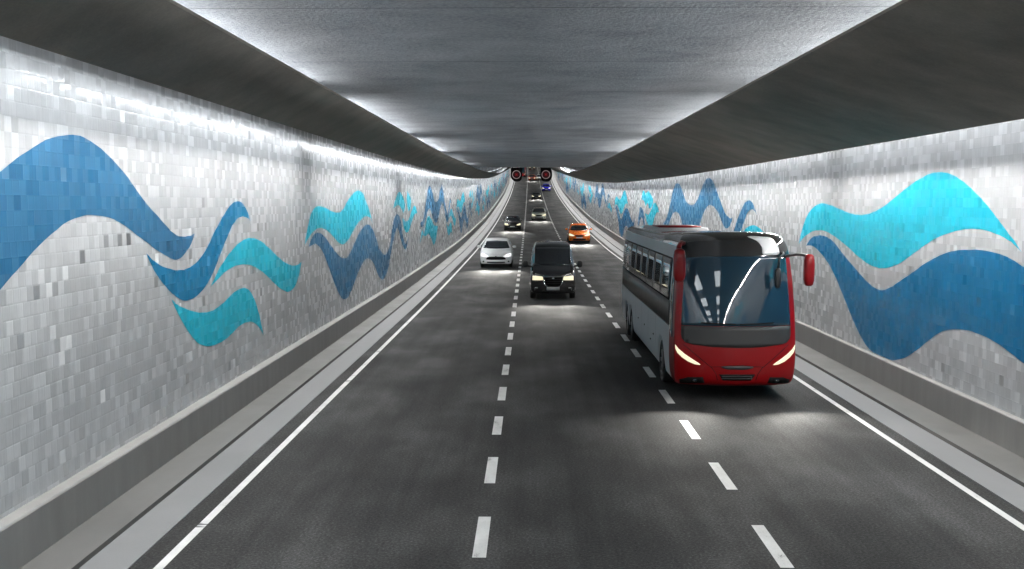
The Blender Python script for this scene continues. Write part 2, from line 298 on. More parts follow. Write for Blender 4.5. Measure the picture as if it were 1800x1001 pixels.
'LM b': '56.99,3.01 57.11,3.03 57.33,3.03 57.59,3.04 57.86,3.04 58.16,3.05 58.53,3.15 59.02,3.41 59.59,3.75 60.14,4.09 60.64,4.40 61.11,4.71 61.55,4.94 61.99,5.04 62.40,5.06 62.69,5.06 63.07,4.97 63.62,4.83 64.14,4.68 64.52,4.50 64.86,4.30 65.25,4.15 65.80,4.08 66.41,4.05 66.84,4.03 67.30,4.08 67.94,4.14 68.54,4.25 68.96,4.43 69.33,4.65 69.71,4.85 70.19,5.00 70.69,5.13 71.05,5.22 71.32,5.09 71.73,4.90 72.19,4.68 72.66,4.45 73.19,4.19 73.80,3.91 74.63,3.57 75.55,3.22 76.11,2.96 75.97,2.88 75.45,2.90 75.06,2.92 74.20,3.16 73.04,3.49 72.13,3.75 71.65,3.89 71.37,3.98 71.20,4.03 70.91,3.96 70.49,3.86 70.00,3.70 69.43,3.46 68.81,3.18 68.20,2.96 67.56,2.83 66.94,2.75 66.51,2.71 66.01,2.78 65.30,2.88 64.64,3.01 64.11,3.17 63.62,3.36 63.17,3.52 62.73,3.62 62.31,3.68 62.03,3.73 61.68,3.67 61.17,3.58 60.64,3.46 60.09,3.29 59.52,3.08 59.02,2.92 58.60,2.82 58.25,2.76 58.00,2.73 57.80,2.74 57.51,2.75 57.27,2.78 57.11,2.85 57.00,2.94',
'LU c': '56.50,1.86 56.86,2.08 57.37,2.38 57.75,2.61 58.11,2.52 58.61,2.40 58.98,2.32 59.41,2.55 60.02,2.88 60.62,3.14 61.15,3.25 61.65,3.29 62.01,3.31 62.36,3.24 62.88,3.13 63.43,3.02 63.95,2.90 64.51,2.76 65.16,2.64 66.06,2.57 67.08,2.53 67.83,2.50 67.48,2.27 66.99,1.95 66.45,1.68 65.82,1.54 65.15,1.45 64.69,1.40 64.27,1.55 63.67,1.76 63.07,1.94 62.44,2.08 61.82,2.20 61.38,2.28 60.89,2.24 60.23,2.19 59.75,2.16 59.27,2.20 58.62,2.27 58.16,2.31 57.66,2.18 56.98,1.99',
'R1 c': '31.59,2.93 31.50,3.06 31.37,3.24 31.20,3.42 31.02,3.58 30.81,3.73 30.57,3.87 30.31,3.97 30.03,4.05 29.75,4.11 29.50,4.14 29.24,4.16 28.95,4.16 28.60,4.13 28.20,4.10 27.82,4.05 27.46,4.01 27.11,3.97 26.77,3.93 26.44,3.90 26.12,3.88 25.81,3.88 25.50,3.89 25.21,3.91 24.92,3.95 24.64,3.99 24.36,4.04 24.09,4.10 23.83,4.17 23.58,4.24 23.33,4.31 23.09,4.38 22.85,4.45 22.61,4.51 22.39,4.57 22.16,4.63 21.94,4.67 21.72,4.71 21.50,4.75 21.30,4.77 21.16,4.78 21.04,4.78 20.89,4.78 20.71,4.77 20.50,4.75 20.30,4.72 20.11,4.68 19.92,4.62 19.74,4.57 19.55,4.50 19.37,4.44 19.20,4.36 19.02,4.29 18.85,4.21 18.68,4.13 18.49,4.03 18.30,3.93 18.12,3.83 17.95,3.74 17.80,3.65 17.65,3.58 17.52,3.50 17.40,3.42 17.31,3.37 17.41,3.41 17.56,3.47 17.71,3.53 17.86,3.56 18.01,3.60 18.17,3.63 18.35,3.65 18.54,3.68 18.74,3.70 18.93,3.71 19.12,3.71 19.31,3.71 19.49,3.70 19.67,3.69 19.84,3.67 20.03,3.65 20.21,3.62 20.40,3.59 20.59,3.56 20.79,3.52 20.99,3.48 21.19,3.43 21.40,3.36 21.61,3.30 21.82,3.23 22.04,3.16 22.26,3.09 22.50,3.01 22.73,2.94 22.96,2.87 23.19,2.82 23.40,2.78 23.60,2.74 23.78,2.72 23.95,2.70 24.13,2.69 24.34,2.68 24.57,2.69 24.81,2.70 25.10,2.73 25.40,2.78 25.72,2.84 26.04,2.90 26.37,2.98 26.70,3.06 27.05,3.13 27.41,3.20 27.76,3.27 28.09,3.32 28.42,3.37 28.72,3.40 28.99,3.42 29.24,3.42 29.49,3.41 29.76,3.40 30.04,3.37 30.31,3.33 30.58,3.27 30.85,3.21 31.08,3.14 31.29,3.06 31.47,2.99',
'R2 b': '30.75,2.93 30.61,3.00 30.42,3.09 30.21,3.17 29.98,3.22 29.73,3.25 29.48,3.27 29.22,3.28 28.97,3.28 28.71,3.26 28.46,3.24 28.20,3.19 27.95,3.14 27.71,3.07 27.46,2.98 27.22,2.90 27.00,2.83 26.77,2.76 26.53,2.69 26.26,2.61 25.97,2.53 25.69,2.45 25.43,2.38 25.19,2.31 24.94,2.26 24.69,2.22 24.44,2.19 24.21,2.18 24.03,2.19 23.86,2.22 23.68,2.26 23.44,2.32 23.18,2.40 22.93,2.48 22.69,2.56 22.46,2.63 22.23,2.71 22.01,2.78 21.79,2.86 21.58,2.93 21.37,2.99 21.16,3.05 20.96,3.10 20.76,3.15 20.56,3.19 20.37,3.23 20.18,3.26 20.00,3.28 19.81,3.30 19.64,3.31 19.46,3.32 19.28,3.33 19.09,3.34 18.90,3.34 18.71,3.34 18.51,3.33 18.32,3.32 18.14,3.31 17.98,3.29 17.83,3.27 17.69,3.24 17.57,3.22 17.46,3.19 17.25,3.14 16.91,3.04 16.49,2.93 16.10,2.82 15.76,2.72 15.43,2.62 15.10,2.53 14.76,2.45 14.41,2.38 14.09,2.34 13.79,2.32 13.50,2.33 13.22,2.37 12.90,2.49 12.58,2.63 12.37,2.74 12.42,2.50 12.51,2.16 12.61,1.85 12.75,1.61 12.92,1.41 13.13,1.25 13.38,1.15 13.68,1.11 13.99,1.09 14.31,1.10 14.65,1.15 14.99,1.20 15.32,1.25 15.64,1.31 15.98,1.37 16.37,1.45 16.78,1.52 17.13,1.58 17.33,1.62 17.45,1.65 17.56,1.67 17.71,1.70 17.86,1.73 18.02,1.76 18.17,1.78 18.33,1.80 18.49,1.82 18.66,1.83 18.83,1.84 18.99,1.84 19.14,1.85 19.29,1.85 19.44,1.84 19.58,1.83 19.73,1.82 19.88,1.80 20.03,1.78 20.20,1.75 20.36,1.72 20.52,1.68 20.67,1.63 20.83,1.57 21.00,1.50 21.18,1.42 21.36,1.34 21.53,1.26 21.70,1.18 21.87,1.11 22.06,1.03 22.26,0.95 22.45,0.88 22.65,0.83 22.84,0.78 23.04,0.74 23.25,0.70 23.47,0.66 23.70,0.64 23.91,0.63 24.13,0.64 24.36,0.66 24.61,0.69 24.86,0.73 25.12,0.79 25.38,0.89 25.64,1.00 25.89,1.13 26.13,1.26 26.35,1.39 26.58,1.53 26.81,1.67 27.05,1.82 27.30,1.97 27.54,2.12 27.79,2.26 28.05,2.39 28.31,2.51 28.57,2.60 28.83,2.69 29.11,2.77 29.39,2.84 29.65,2.90 29.85,2.93 30.02,2.95 30.19,2.96 30.40,2.95 30.60,2.94',
'R3 b': '63.70,3.00 63.56,2.95 63.37,2.89 63.23,2.84 62.96,2.91 62.57,3.00 62.20,3.10 61.89,3.21 61.59,3.32 61.29,3.46 60.98,3.65 60.67,3.87 60.36,4.09 60.03,4.31 59.71,4.54 59.39,4.73 59.09,4.88 58.79,4.99 58.49,5.07 58.18,5.12 57.86,5.14 57.54,5.13 57.19,5.12 56.84,5.08 56.51,5.02 56.22,4.93 55.94,4.81 55.64,4.69 55.31,4.54 54.96,4.38 54.60,4.24 54.22,4.15 53.84,4.09 53.47,4.05 53.12,4.02 52.79,4.00 52.47,4.00 52.17,4.01 51.88,4.03 51.58,4.07 51.26,4.14 50.93,4.24 50.61,4.34 50.31,4.45 50.03,4.57 49.75,4.69 49.49,4.81 49.23,4.93 48.97,5.03 48.71,5.11 48.46,5.17 48.21,5.22 47.96,5.24 47.72,5.24 47.49,5.24 47.28,5.23 47.07,5.21 46.85,5.17 46.61,5.12 46.37,5.05 46.12,4.96 45.88,4.85 45.64,4.72 45.39,4.59 45.13,4.46 44.85,4.33 44.59,4.21 44.34,4.09 44.10,3.97 43.87,3.87 43.65,3.79 43.44,3.71 43.22,3.65 42.98,3.61 42.74,3.57 42.52,3.55 42.33,3.54 42.17,3.55 42.04,3.56 41.94,3.58 41.86,3.61 41.81,3.63 41.88,3.57 41.99,3.48 42.11,3.40 42.24,3.33 42.40,3.26 42.57,3.20 42.76,3.16 42.97,3.13 43.18,3.11 43.36,3.12 43.54,3.14 43.72,3.18 43.92,3.24 44.13,3.32 44.35,3.41 44.58,3.51 44.82,3.62 45.09,3.72 45.38,3.81 45.70,3.89 46.03,3.96 46.38,4.00 46.73,4.03 47.05,4.04 47.32,4.04 47.55,4.02 47.79,3.99 48.05,3.94 48.32,3.87 48.60,3.78 48.89,3.66 49.19,3.53 49.48,3.39 49.74,3.24 50.00,3.08 50.27,2.94 50.55,2.82 50.84,2.72 51.15,2.64 51.53,2.55 51.95,2.48 52.34,2.43 52.68,2.40 53.00,2.40 53.33,2.42 53.70,2.45 54.09,2.51 54.45,2.58 54.77,2.66 55.06,2.75 55.34,2.85 55.61,2.98 55.87,3.12 56.14,3.24 56.42,3.34 56.71,3.43 57.02,3.50 57.41,3.55 57.84,3.58 58.14,3.60 58.44,3.57 58.87,3.52 59.28,3.46 59.60,3.37 59.89,3.27 60.20,3.15 60.53,3.01 60.87,2.85 61.23,2.73 61.62,2.67 62.04,2.64 62.42,2.63 62.75,2.62 63.05,2.64 63.30,2.68 63.48,2.78 63.61,2.91',
'R4 b': '42.55,2.92 42.35,2.94 42.07,2.96 41.84,2.99 41.71,3.03 41.62,3.07 41.50,3.14 41.35,3.24 41.17,3.38 40.97,3.51 40.74,3.63 40.50,3.75 40.26,3.87 40.04,3.98 39.83,4.08 39.62,4.16 39.38,4.22 39.13,4.25 38.91,4.27 38.73,4.27 38.57,4.25 38.41,4.21 38.24,4.17 38.07,4.12 37.91,4.05 37.77,3.97 37.63,3.87 37.51,3.79 37.39,3.71 37.29,3.65 37.22,3.61 37.34,3.68 37.52,3.77 37.70,3.84 37.87,3.89 38.05,3.91 38.22,3.93 38.37,3.93 38.52,3.92 38.68,3.90 38.84,3.87 39.01,3.83 39.17,3.77 39.33,3.68 39.50,3.56 39.66,3.45 39.84,3.33 40.02,3.20 40.20,3.09 40.36,3.00 40.52,2.93 40.69,2.87 40.87,2.83 41.05,2.79 41.24,2.77 41.47,2.76 41.71,2.77 41.94,2.79 42.17,2.83 42.39,2.88',
'R5 c': '40.25,2.85 40.08,2.92 39.85,3.02 39.63,3.11 39.47,3.17 39.31,3.22 39.13,3.26 38.88,3.30 38.60,3.33 38.34,3.35 38.11,3.36 37.89,3.37 37.66,3.36 37.42,3.34 37.16,3.31 36.91,3.28 36.67,3.23 36.43,3.18 36.19,3.13 35.95,3.08 35.72,3.03 35.49,2.99 35.26,2.95 35.03,2.93 34.82,2.92 34.63,2.93 34.46,2.97 34.35,2.99 34.46,2.89 34.62,2.74 34.80,2.62 34.99,2.54 35.21,2.50 35.45,2.47 35.70,2.48 35.96,2.51 36.23,2.55 36.47,2.60 36.71,2.65 36.96,2.70 37.23,2.74 37.52,2.78 37.81,2.81 38.07,2.83 38.33,2.84 38.59,2.84 38.85,2.81 39.12,2.77 39.39,2.75 39.71,2.77 40.02,2.81',
'R6 c': '75.84,4.17 75.78,4.34 75.48,4.56 75.13,4.72 74.78,4.78 74.40,4.78 74.14,4.77 73.88,4.67 73.53,4.54 73.27,4.45 73.15,4.50 72.97,4.58 72.69,4.65 72.24,4.70 71.70,4.74 71.32,4.77 70.96,4.69 70.46,4.57 69.96,4.45 69.43,4.36 68.90,4.27 68.65,4.16 68.87,4.00 69.38,3.81 69.89,3.67 70.37,3.61 70.86,3.59 71.21,3.58 71.42,3.70 71.72,3.87 71.93,3.99 72.30,3.89 72.82,3.76 73.20,3.66 73.48,3.78 73.89,3.95 74.33,4.08 74.89,4.12 75.49,4.12',
'R7 c': '73.53,3.23 72.89,3.20 72.02,3.15 71.41,3.12 70.97,3.23 70.35,3.37 69.78,3.52 69.34,3.66 68.94,3.81 68.54,3.92 68.08,3.97 67.63,3.99 67.31,3.99 66.97,3.90 66.50,3.78 66.10,3.66 65.83,3.56 65.63,3.47 65.50,3.41 65.84,3.42 66.31,3.42 66.66,3.43 66.97,3.36 67.40,3.25 67.84,3.11 68.24,2.92 68.64,2.70 69.05,2.53 69.52,2.45 70.00,2.43 70.34,2.41 70.90,2.46 71.70,2.52 72.40,2.63 72.89,2.83 73.27,3.06',
'R8 b': '77.82,2.93 77.55,3.17 77.27,3.40 77.08,3.57 76.74,3.58 76.26,3.60 75.79,3.60 75.38,3.55 74.99,3.48 74.64,3.37 74.34,3.21 74.07,3.01 73.85,2.82 73.67,2.62 73.53,2.42 73.44,2.29 73.65,2.28 73.95,2.27 74.17,2.26 74.48,2.43 74.93,2.65 75.34,2.82 75.69,2.87 76.01,2.87 76.23,2.85 76.65,2.68 77.24,2.44 77.76,2.26 78.12,2.20 78.39,2.19 78.57,2.19 78.38,2.39 78.10,2.66',
}

# ------------------------------------------------------------------ the setting
E_L, G_L, F_L = -4.59, -5.14, -5.70       # left: asphalt edge, kerb step, foot of the upstand
E_R, G_R, F_R = 6.70, 7.26, 7.92
KH, WH = .075, .10                         # kerb step, walkway height
tag(sweep('road', [(E_L, 0), (-2, .0), (1, .0), (4, .0), (E_R, 0)], Y0, Y1, M['asphalt']), kind='structure')
tag(sweep('gutter_strip', [(E_L, -.03), (E_L, .012), (G_L, .02)], Y0, Y1, M['gutter']), kind='structure')
tag(sweep('gutter_strip', [(E_R, -.03), (E_R, .012), (G_R, .02)], Y0, Y1, M['gutter']), kind='structure')
tag(sweep('kerb_face', [(G_L, .015), (G_L-.015, KH)], Y0, Y1, M['groove']), kind='structure')
tag(sweep('kerb_face', [(G_R, .015), (G_R+.015, KH)], Y0, Y1, M['groove']), kind='structure')
tag(sweep('sidewalk', [(G_L-.015, KH), (F_L, WH)], Y0, Y1, M['walk']), kind='structure')
tag(sweep('sidewalk', [(G_R+.015, KH), (F_R, WH)], Y0, Y1, M['walk']), kind='structure')

def markings(name, xs, y0, y1, dash=None, period=None, w=.14, z=.004):
    bm = bmesh.new(); uvl = bm.loops.layers.uv.new('UVMap')
    def strip(a, b):
        ys = [a]
        while ys[-1] < b-1e-6: ys.append(min(b, ys[-1]+(3.0 if dash is None else 1.7)))
        for p, q in zip(ys, ys[1:]):
            bm.faces.new([bm.verts.new((x, y, hz(y)+z)) for x, y in ((xs-w/2,p),(xs+w/2,p),(xs+w/2,q),(xs-w/2,q))])
    if dash is None: strip(y0, y1)
    else:
        y = y0
        while y < y1: strip(y, y+dash); y += period
    tag(from_bm(name, bm, M['paint']), kind='structure')
PER = 3.30
markings('lane_marking', -.59, 12.14-PER*20, 430, 1.62, PER, .165)
markings('lane_marking', 2.97, 11.85-PER*20, 430, 1.6, PER, .16)
markings('edge_line', -4.25, Y0, Y1, w=.115)
markings('edge_line', 6.38, Y0, Y1, w=.115)

# ceiling with faint casting joints every few metres
cl = sweep('ceiling', [(XL-.05, ZC), (-3, ZC), (0, ZC), (4, ZC), (XR+.05, ZC)], Y0, Y1, M['ceil']); tag(cl, kind='structure')
jm = bmesh.new()
y = 4.0
while y < 200:
    a = hz(y)+ZC-.003
    jm.faces.new([jm.verts.new(p) for p in ((XL,y,a),(XR,y,a),(XR,y+.03,a),(XL,y+.03,a))]); y += 6.13
tag(from_bm('ceiling_joint', jm, M['groove']), kind='structure')

def solid(name, prof, mat, parent=None): return sweep(name, prof, Y0, Y1, mat, parent, closed=True)
pl = solid('concrete_parapet', [(F_L, WH-.02), (F_L-.004, ZB-.02), (F_L-.02, ZB), (XL+.0, ZB), (XL+.0, WH-.02)], M['parapet'])
tag(pl, 'long low grey concrete upstand at the foot of the wall beside the white car', 'parapet', 'concrete upstands along the tunnel walls')
pr = solid('concrete_parapet', [(F_R, WH-.02), (F_R+.004, ZB-.015), (F_R+.015, ZB), (XR-.0, ZB), (XR-.0, WH-.02)], M['parapet'])
tag(pr, 'long low grey concrete upstand at the foot of the wall beside the coach', 'parapet', 'concrete upstands along the tunnel walls')
# soffit panels, floating clear of wall and ceiling so that the cove lamps shine past them
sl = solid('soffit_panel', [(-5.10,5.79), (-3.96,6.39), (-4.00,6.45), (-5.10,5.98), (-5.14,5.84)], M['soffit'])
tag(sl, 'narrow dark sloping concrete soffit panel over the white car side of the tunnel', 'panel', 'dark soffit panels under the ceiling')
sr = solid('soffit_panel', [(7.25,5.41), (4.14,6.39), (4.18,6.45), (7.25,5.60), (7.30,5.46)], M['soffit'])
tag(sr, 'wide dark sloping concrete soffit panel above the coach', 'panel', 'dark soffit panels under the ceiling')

# tiled walls, with the wave murals set in as coloured tiles (3 mm proud)
def wall(X, label):
    ys = stations(Y0, Y1); bm = bmesh.new(); uvl = bm.loops.layers.uv.new('UVMap')
    z0, z1 = .05, ZC
    a = [bm.verts.new((X, y, z0+hz(y))) for y in ys]; b = [bm.verts.new((X, y, z1+hz(y))) for y in ys]
    for j in range(len(ys)-1):
        f = bm.faces.new((a[j], a[j+1], b[j+1], b[j]))
        for lp, uv in zip(f.loops, ((ys[j],z0),(ys[j+1],z0),(ys[j+1],z1),(ys[j],z1))): lp[uvl].uv = uv
    return tag(from_bm('tiled_wall', bm, M['tile']), label, 'wall', 'tiled tunnel walls')
wl = wall(XL, 'white glazed tile wall with wave mural, behind the white car, brightly washed along its top')
wr = wall(XR, 'white glazed tile wall with wave mural, behind the coach and the orange car')

def wave(pts, X, mat, parent, dy=0):
    bm = bmesh.new(); uvl = bm.loops.layers.uv.new('UVMap')
    P = [(y+dy, max(v, ZB+.03)) for y, v in pts]
    f = bm.faces.new([bm.verts.new((X, y, v+hz(y))) for y, v in P])
    for lp, uv in zip(f.loops, P): lp[uvl].uv = uv
    bmesh.ops.triangulate(bm, faces=bm.faces)
    return from_bm('mural_wave', bm, mat, parent)
PTS = {k: [tuple(map(float, q.split(','))) for q in s.split()] for k, s in MURAL.items()}
tone = {'L1 b':'blue','L2 b':'blue_light','R2 b':'blue_deep'}
for k, p in PTS.items():
    X = XL+.003 if k[0] == 'L' else XR-.003
    mt = M[tone.get(k, 'cyan' if k[-1] == 'c' else 'blue_mid')]
    par = wl if k[0] == 'L' else wr
    per = 57.5 if k[0] == 'L' else 68.5
    if k == 'L1 b': wave(p, X, mt, par); continue
    for n in range(-1, 5):
        if -55 < p[0][0]+per*n < 330 and not (k == 'LM b' and n < 0): wave(p, X, mt, par, per*n)

# lamps hidden in the coves: one down-lamp at the wall and one up-lamp under the ceiling per bay, plus an added unseen road fill
def strip_lamp(y0, y1, side):
    g_ = 1.3 if side == 'L' else 1.5; ya, yb = y0+g_, y1-g_
    g = 'strip lamps hidden in the coves'
    e = bpy.data.objects.new('cove_lamp', None); COL.objects.link(e)
    s = 1 if side == 'R' else -1
    tag(e, 'linear lamp hidden behind the soffit panel %s' % ('on the coach side' if side == 'R' else 'on the white car side'), 'lamp', g+(' above the coach wall' if side == 'R' else ' above the white car wall'))
    if side == 'L':
        sweep('wall_diffuser', [(-5.180,5.838), (-5.208,5.847)], y0, y1, M['lamp'], e, 4)
        sweep('road_fill_strip', [(-5.112,5.848), (-5.165,5.844)], y0, y1, M['road_fill'], e, 4)  # added strip, out of view, to brighten the road
        sweep('lamp_shield', [(-5.106,5.854), (-5.170,5.850), (-5.172,5.816), (-5.176,5.816), (-5.176,5.856), (-5.106,5.860)], y0, y1, M['housing'], e, 4, True)  # unseen shield, keeps the added strip's light off the wall
        sweep('housing', [(-5.105,5.90), (-5.27,5.90), (-5.285,5.853), (-5.295,5.853), (-5.28,5.915), (-5.105,5.915)], y0, y1, M['housing'], e, 4, True)
        sweep('ceiling_diffuser', [(-5.80,6.54), (-5.75,6.47)], ya, yb, M['lamp_up' if y0 < 60 else 'lamp_up_dim' if y0 < 95 else 'lamp_up_faint'], e, 4)
        sweep('lamp_shield', [(-5.83,6.54), (-5.81,6.54), (-5.76,6.465), (-5.735,6.465), (-5.735,6.45), (-5.77,6.45)], ya, yb, M['housing'], e, 4, True)
    else:
        sweep('wall_diffuser', [(7.36,5.86), (7.40,5.90)], y0, y1, M['lamp_right'], e, 4)
        sweep('road_fill_strip', [(7.265,5.452), (7.318,5.448)], y0, y1, M['road_fill'], e, 4)  # added road fill on the coach side, also out of view
        sweep('lamp_shield', [(7.260,5.458), (7.322,5.454), (7.324,5.425), (7.328,5.425), (7.328,5.460), (7.260,5.464)], y0, y1, M['housing'], e, 4, True)  # shield added to hold the fill strip's light off this wall
        sweep('housing', [(7.31,5.92), (7.50,5.92), (7.50,5.935), (7.31,5.935)], y0, y1, M['housing'], e, 4, True)
        sweep('ceiling_diffuser', [(7.20,6.56), (7.15,6.48)], ya, yb, M['lamp_up_right' if y0 < 60 else 'lamp_up_dim' if y0 < 95 else 'lamp_up_faint'], e, 4)
        sweep('lamp_shield', [(7.23,6.56), (7.21,6.56), (7.16,6.475), (7.135,6.475), (7.135,6.46), (7.17,6.46)], ya, yb, M['housing'], e, 4, True)
BAY = 19.4
for k in range(-4, 20):
    c = 27.9+BAY*k
    for sd in 'LR': strip_lamp(c+(.85 if sd == 'L' else .45), c+BAY-(.85 if sd == 'L' else .45), sd)
# surface lamps on the ceiling near and behind the viewpoint; the coach windscreen mirrors them
for k in range(5):
    for x in (-3.6, 4.1):
        y0 = 9.5-13*k
        e = bpy.data.objects.new('ceiling_lamp', None); COL.objects.link(e); e.location = (x, y0, ZC)
        tag(e, 'long flat ceiling lamp mirrored in the coach windscreen', 'lamp', 'flat ceiling lamps')
        bm = bmesh.new(); bmesh.ops.create_cube(bm, size=1, matrix=Matrix.Translation((0,-3.5,-.04)) @ Matrix.Diagonal((2.88,7.1,.07,1)))
        from_bm('housing', bm, M['housing'], e)
        bm = bmesh.new(); bm.faces.new([bm.verts.new(p) for p in ((-1.4,0,-.079),(1.4,0,-.079),(1.4,-7,-.079),(-1.4,-7,-.079))])
        from_bm('diffuser', bm, M['lamp_ceil'], e)

# ------------------------------------------------------------------ vehicles
def rr(x0, z0, x1, z1, r, n=5):
    out = []
    for cx, cz, a0 in ((x1-r,z1-r,0),(x0+r,z1-r,90),(x0+r,z0+r,180),(x1-r,z0+r,270)):
        for k in range(n+1):
            a = R(a0+90*k/n); out.append((cx+r*math.cos(a), cz+r*math.sin(a)))
    return out
def smooth_closed(p, n=4):
    out = []; m = len(p)
    for i in range(m):
        a, b, c, d = p[i-1], p[i], p[(i+1)%m], p[(i+2)%m]
        for k in range(n):
            t = k/n
            out.append(tuple(.5*((2*b[j])+(-a[j]+c[j])*t+(2*a[j]-5*b[j]+4*c[j]-d[j])*t*t+(-a[j]+3*b[j]-3*c[j]+d[j])*t**3) for j in (0,1)))
    return out
def mir(p): return [(-x, z) for x, z in p][::-1]

def cage(xs, st, levels=2):
    """box cage: st = list of (y, [z...], [halfwidth...], bulge) -> subdivided bmesh"""
    nx, ny, nz = len(xs), len(st), len(st[0][1])
    bm = bmesh.new(); V = {}
    def v(i, j, k):
        if (i, j, k) not in V:
            y, zs, ws, bl = st[j]
            u = xs[i]
            crown = .035*(1-u*u) if k == nz-1 else 0
            V[i,j,k] = bm.verts.new((u*ws[k], y+bl*abs(u)**2.6, zs[k]+crown))
        return V[i,j,k]
    for i in range(nx-1):
        for j in range(ny-1):
            bm.faces.new((v(i,j,0), v(i,j+1,0), v(i+1,j+1,0), v(i+1,j,0)))
            bm.faces.new((v(i,j,nz-1), v(i+1,j,nz-1), v(i+1,j+1,nz-1), v(i,j+1,nz-1)))
        for k in range(nz-1):
            bm.faces.new((v(i,0,k), v(i+1,0,k), v(i+1,0,k+1), v(i,0,k+1)))
            bm.faces.new((v(i,ny-1,k), v(i,ny-1,k+1), v(i+1,ny-1,k+1), v(i+1,ny-1,k)))
    for j in range(ny-1):
        for k in range(nz-1):
            bm.faces.new((v(0,j,k), v(0,j,k+1), v(0,j+1,k+1), v(0,j+1,k)))
            bm.faces.new((v(nx-1,j,k), v(nx-1,j+1,k), v(nx-1,j+1,k+1), v(nx-1,j,k+1)))
    bmesh.ops.recalc_face_normals(bm, faces=bm.faces)
    me = bpy.data.meshes.new('tmp'); bm.to_mesh(me); bm.free()
    o = link('tmp', me)
    md = o.modifiers.new('s', 'SUBSURF'); md.levels = levels; md.render_levels = levels
    dg = bpy.context.evaluated_depsgraph_get()
    m2 = bpy.data.meshes.new_from_object(o.evaluated_get(dg))
    bpy.data.objects.remove(o); bpy.data.meshes.remove(me)
    b2 = bmesh.new(); b2.from_mesh(m2); bpy.data.meshes.remove(m2)
    return b2

def carve(bm, cuts):
    """boolean-cut wheel arches: cuts = [(x, y, z, r, depth)]"""
    me = bpy.data.meshes.new('tmp'); bm.to_mesh(me); bm.free()
    o = link('tmp', me)
    cb = bmesh.new()
    for x, y, z, r, dp in cuts:
        bmesh.ops.create_cone(cb, cap_ends=True, segments=40, radius1=r, radius2=r, depth=dp, matrix=Matrix.Translation((x,y,z)) @ Matrix.Rotation(R(90), 4, 'Y'))
    cm = bpy.data.meshes.new('tmp'); cb.to_mesh(cm); cb.free()
    c = link('tmp', cm)
    md = o.modifiers.new('b', 'BOOLEAN'); md.operation = 'DIFFERENCE'; md.object = c; md.solver = 'EXACT'
    dg = bpy.context.evaluated_depsgraph_get()
    m2 = bpy.data.meshes.new_from_object(o.evaluated_get(dg))
    for q in (o, c): bpy.data.objects.remove(q)
    for q in (me, cm): bpy.data.meshes.remove(q)
    b2 = bmesh.new(); b2.from_mesh(m2); bpy.data.meshes.remove(m2)
    return b2

DIRS = {'front': (lambda a, b: Vector((a,-6,b)), Vector((0,1,0))), 'rear': (lambda a, b: Vector((a,30,b)), Vector((0,-1,0))),
        'left': (lambda a, b: Vector((-6,a,b)), Vector((1,0,0))), 'right': (lambda a, b: Vector((6,a,b)), Vector((-1,0,0))),
        'top': (lambda a, b: Vector((a,b,9)), Vector((0,0,-1)))}
def patch(bvh, outline, side, name, mat, parent, off=.006, step=.09, rim=True):
    """a shaped panel that follows the body: outline in the projection plane, laid on the surface"""
    bm = bmesh.new()
    bm.faces.new([bm.verts.new((a, b, 0)) for a, b in outline])
    for ax in (0, 1):
        lo = min(p[ax] for p in outline); hi = max(p[ax] for p in outline)
        n = max(1, int((hi-lo)/step))
        for k in range(1, n):
            co = [0,0,0]; no = [0,0,0]; co[ax] = lo+(hi-lo)*k/n; no[ax] = 1
            bmesh.ops.bisect_plane(bm, geom=bm.verts[:]+bm.edges[:]+bm.faces[:], plane_co=co, plane_no=no, dist=1e-5)
    mk, d = DIRS[side]; hits = []
    for v in bm.verts:
        o = mk(v.co.x, v.co.y)
        loc, nor, _, _ = bvh.ray_cast(o, d, 60)
        if loc is None:
            q = o + d*6.0 if side in ('front', 'left', 'right') else o + d*8
            loc, nor, _, _ = bvh.find_nearest(q)
        hits.append((v, loc, nor))
    for v, loc, nor in hits: v.co = loc+nor*off
    bm.normal_update()
    if sum(f.normal.dot(-d) for f in bm.faces) < 0: bmesh.ops.reverse_faces(bm, faces=bm.faces)
    if rim:                                            # give the panel a returned edge
        ed = [e for e in bm.edges if e.is_boundary]
        nn = {v.index: n for v, _, n in hits}
        r = bmesh.ops.extrude_edge_only(bm, edges=ed)
        loc0 = {v: (l, n) for v, l, n in hits}
        for v in [g for g in r['geom'] if isinstance(g, bmesh.types.BMVert)]:
            l, nor, _, _ = bvh.find_nearest(v.co)
            v.co = l - nor*.004
    return from_bm(name, bm, mat, parent, True)

def lathe(name, prof, cx, cy, cz, sgn, mat, parent, seg=28):
    """profile [(radius, x outward)] turned about the wheel axle"""
    bm = bmesh.new(); rings = []
    for r, x in prof:
        rings.append([bm.verts.new((cx+sgn*x, cy+r*math.cos(2*math.pi*k/seg), cz+r*math.sin(2*math.pi*k/seg))) for k in range(seg)])
    for a, b in zip(rings, rings[1:]):
        for k in range(seg): bm.faces.new((a[k], a[(k+1)%seg], b[(k+1)%seg], b[k]))
    bmesh.ops.recalc_face_normals(bm, faces=bm.faces)
    return from_bm(name, bm, mat, parent, True)

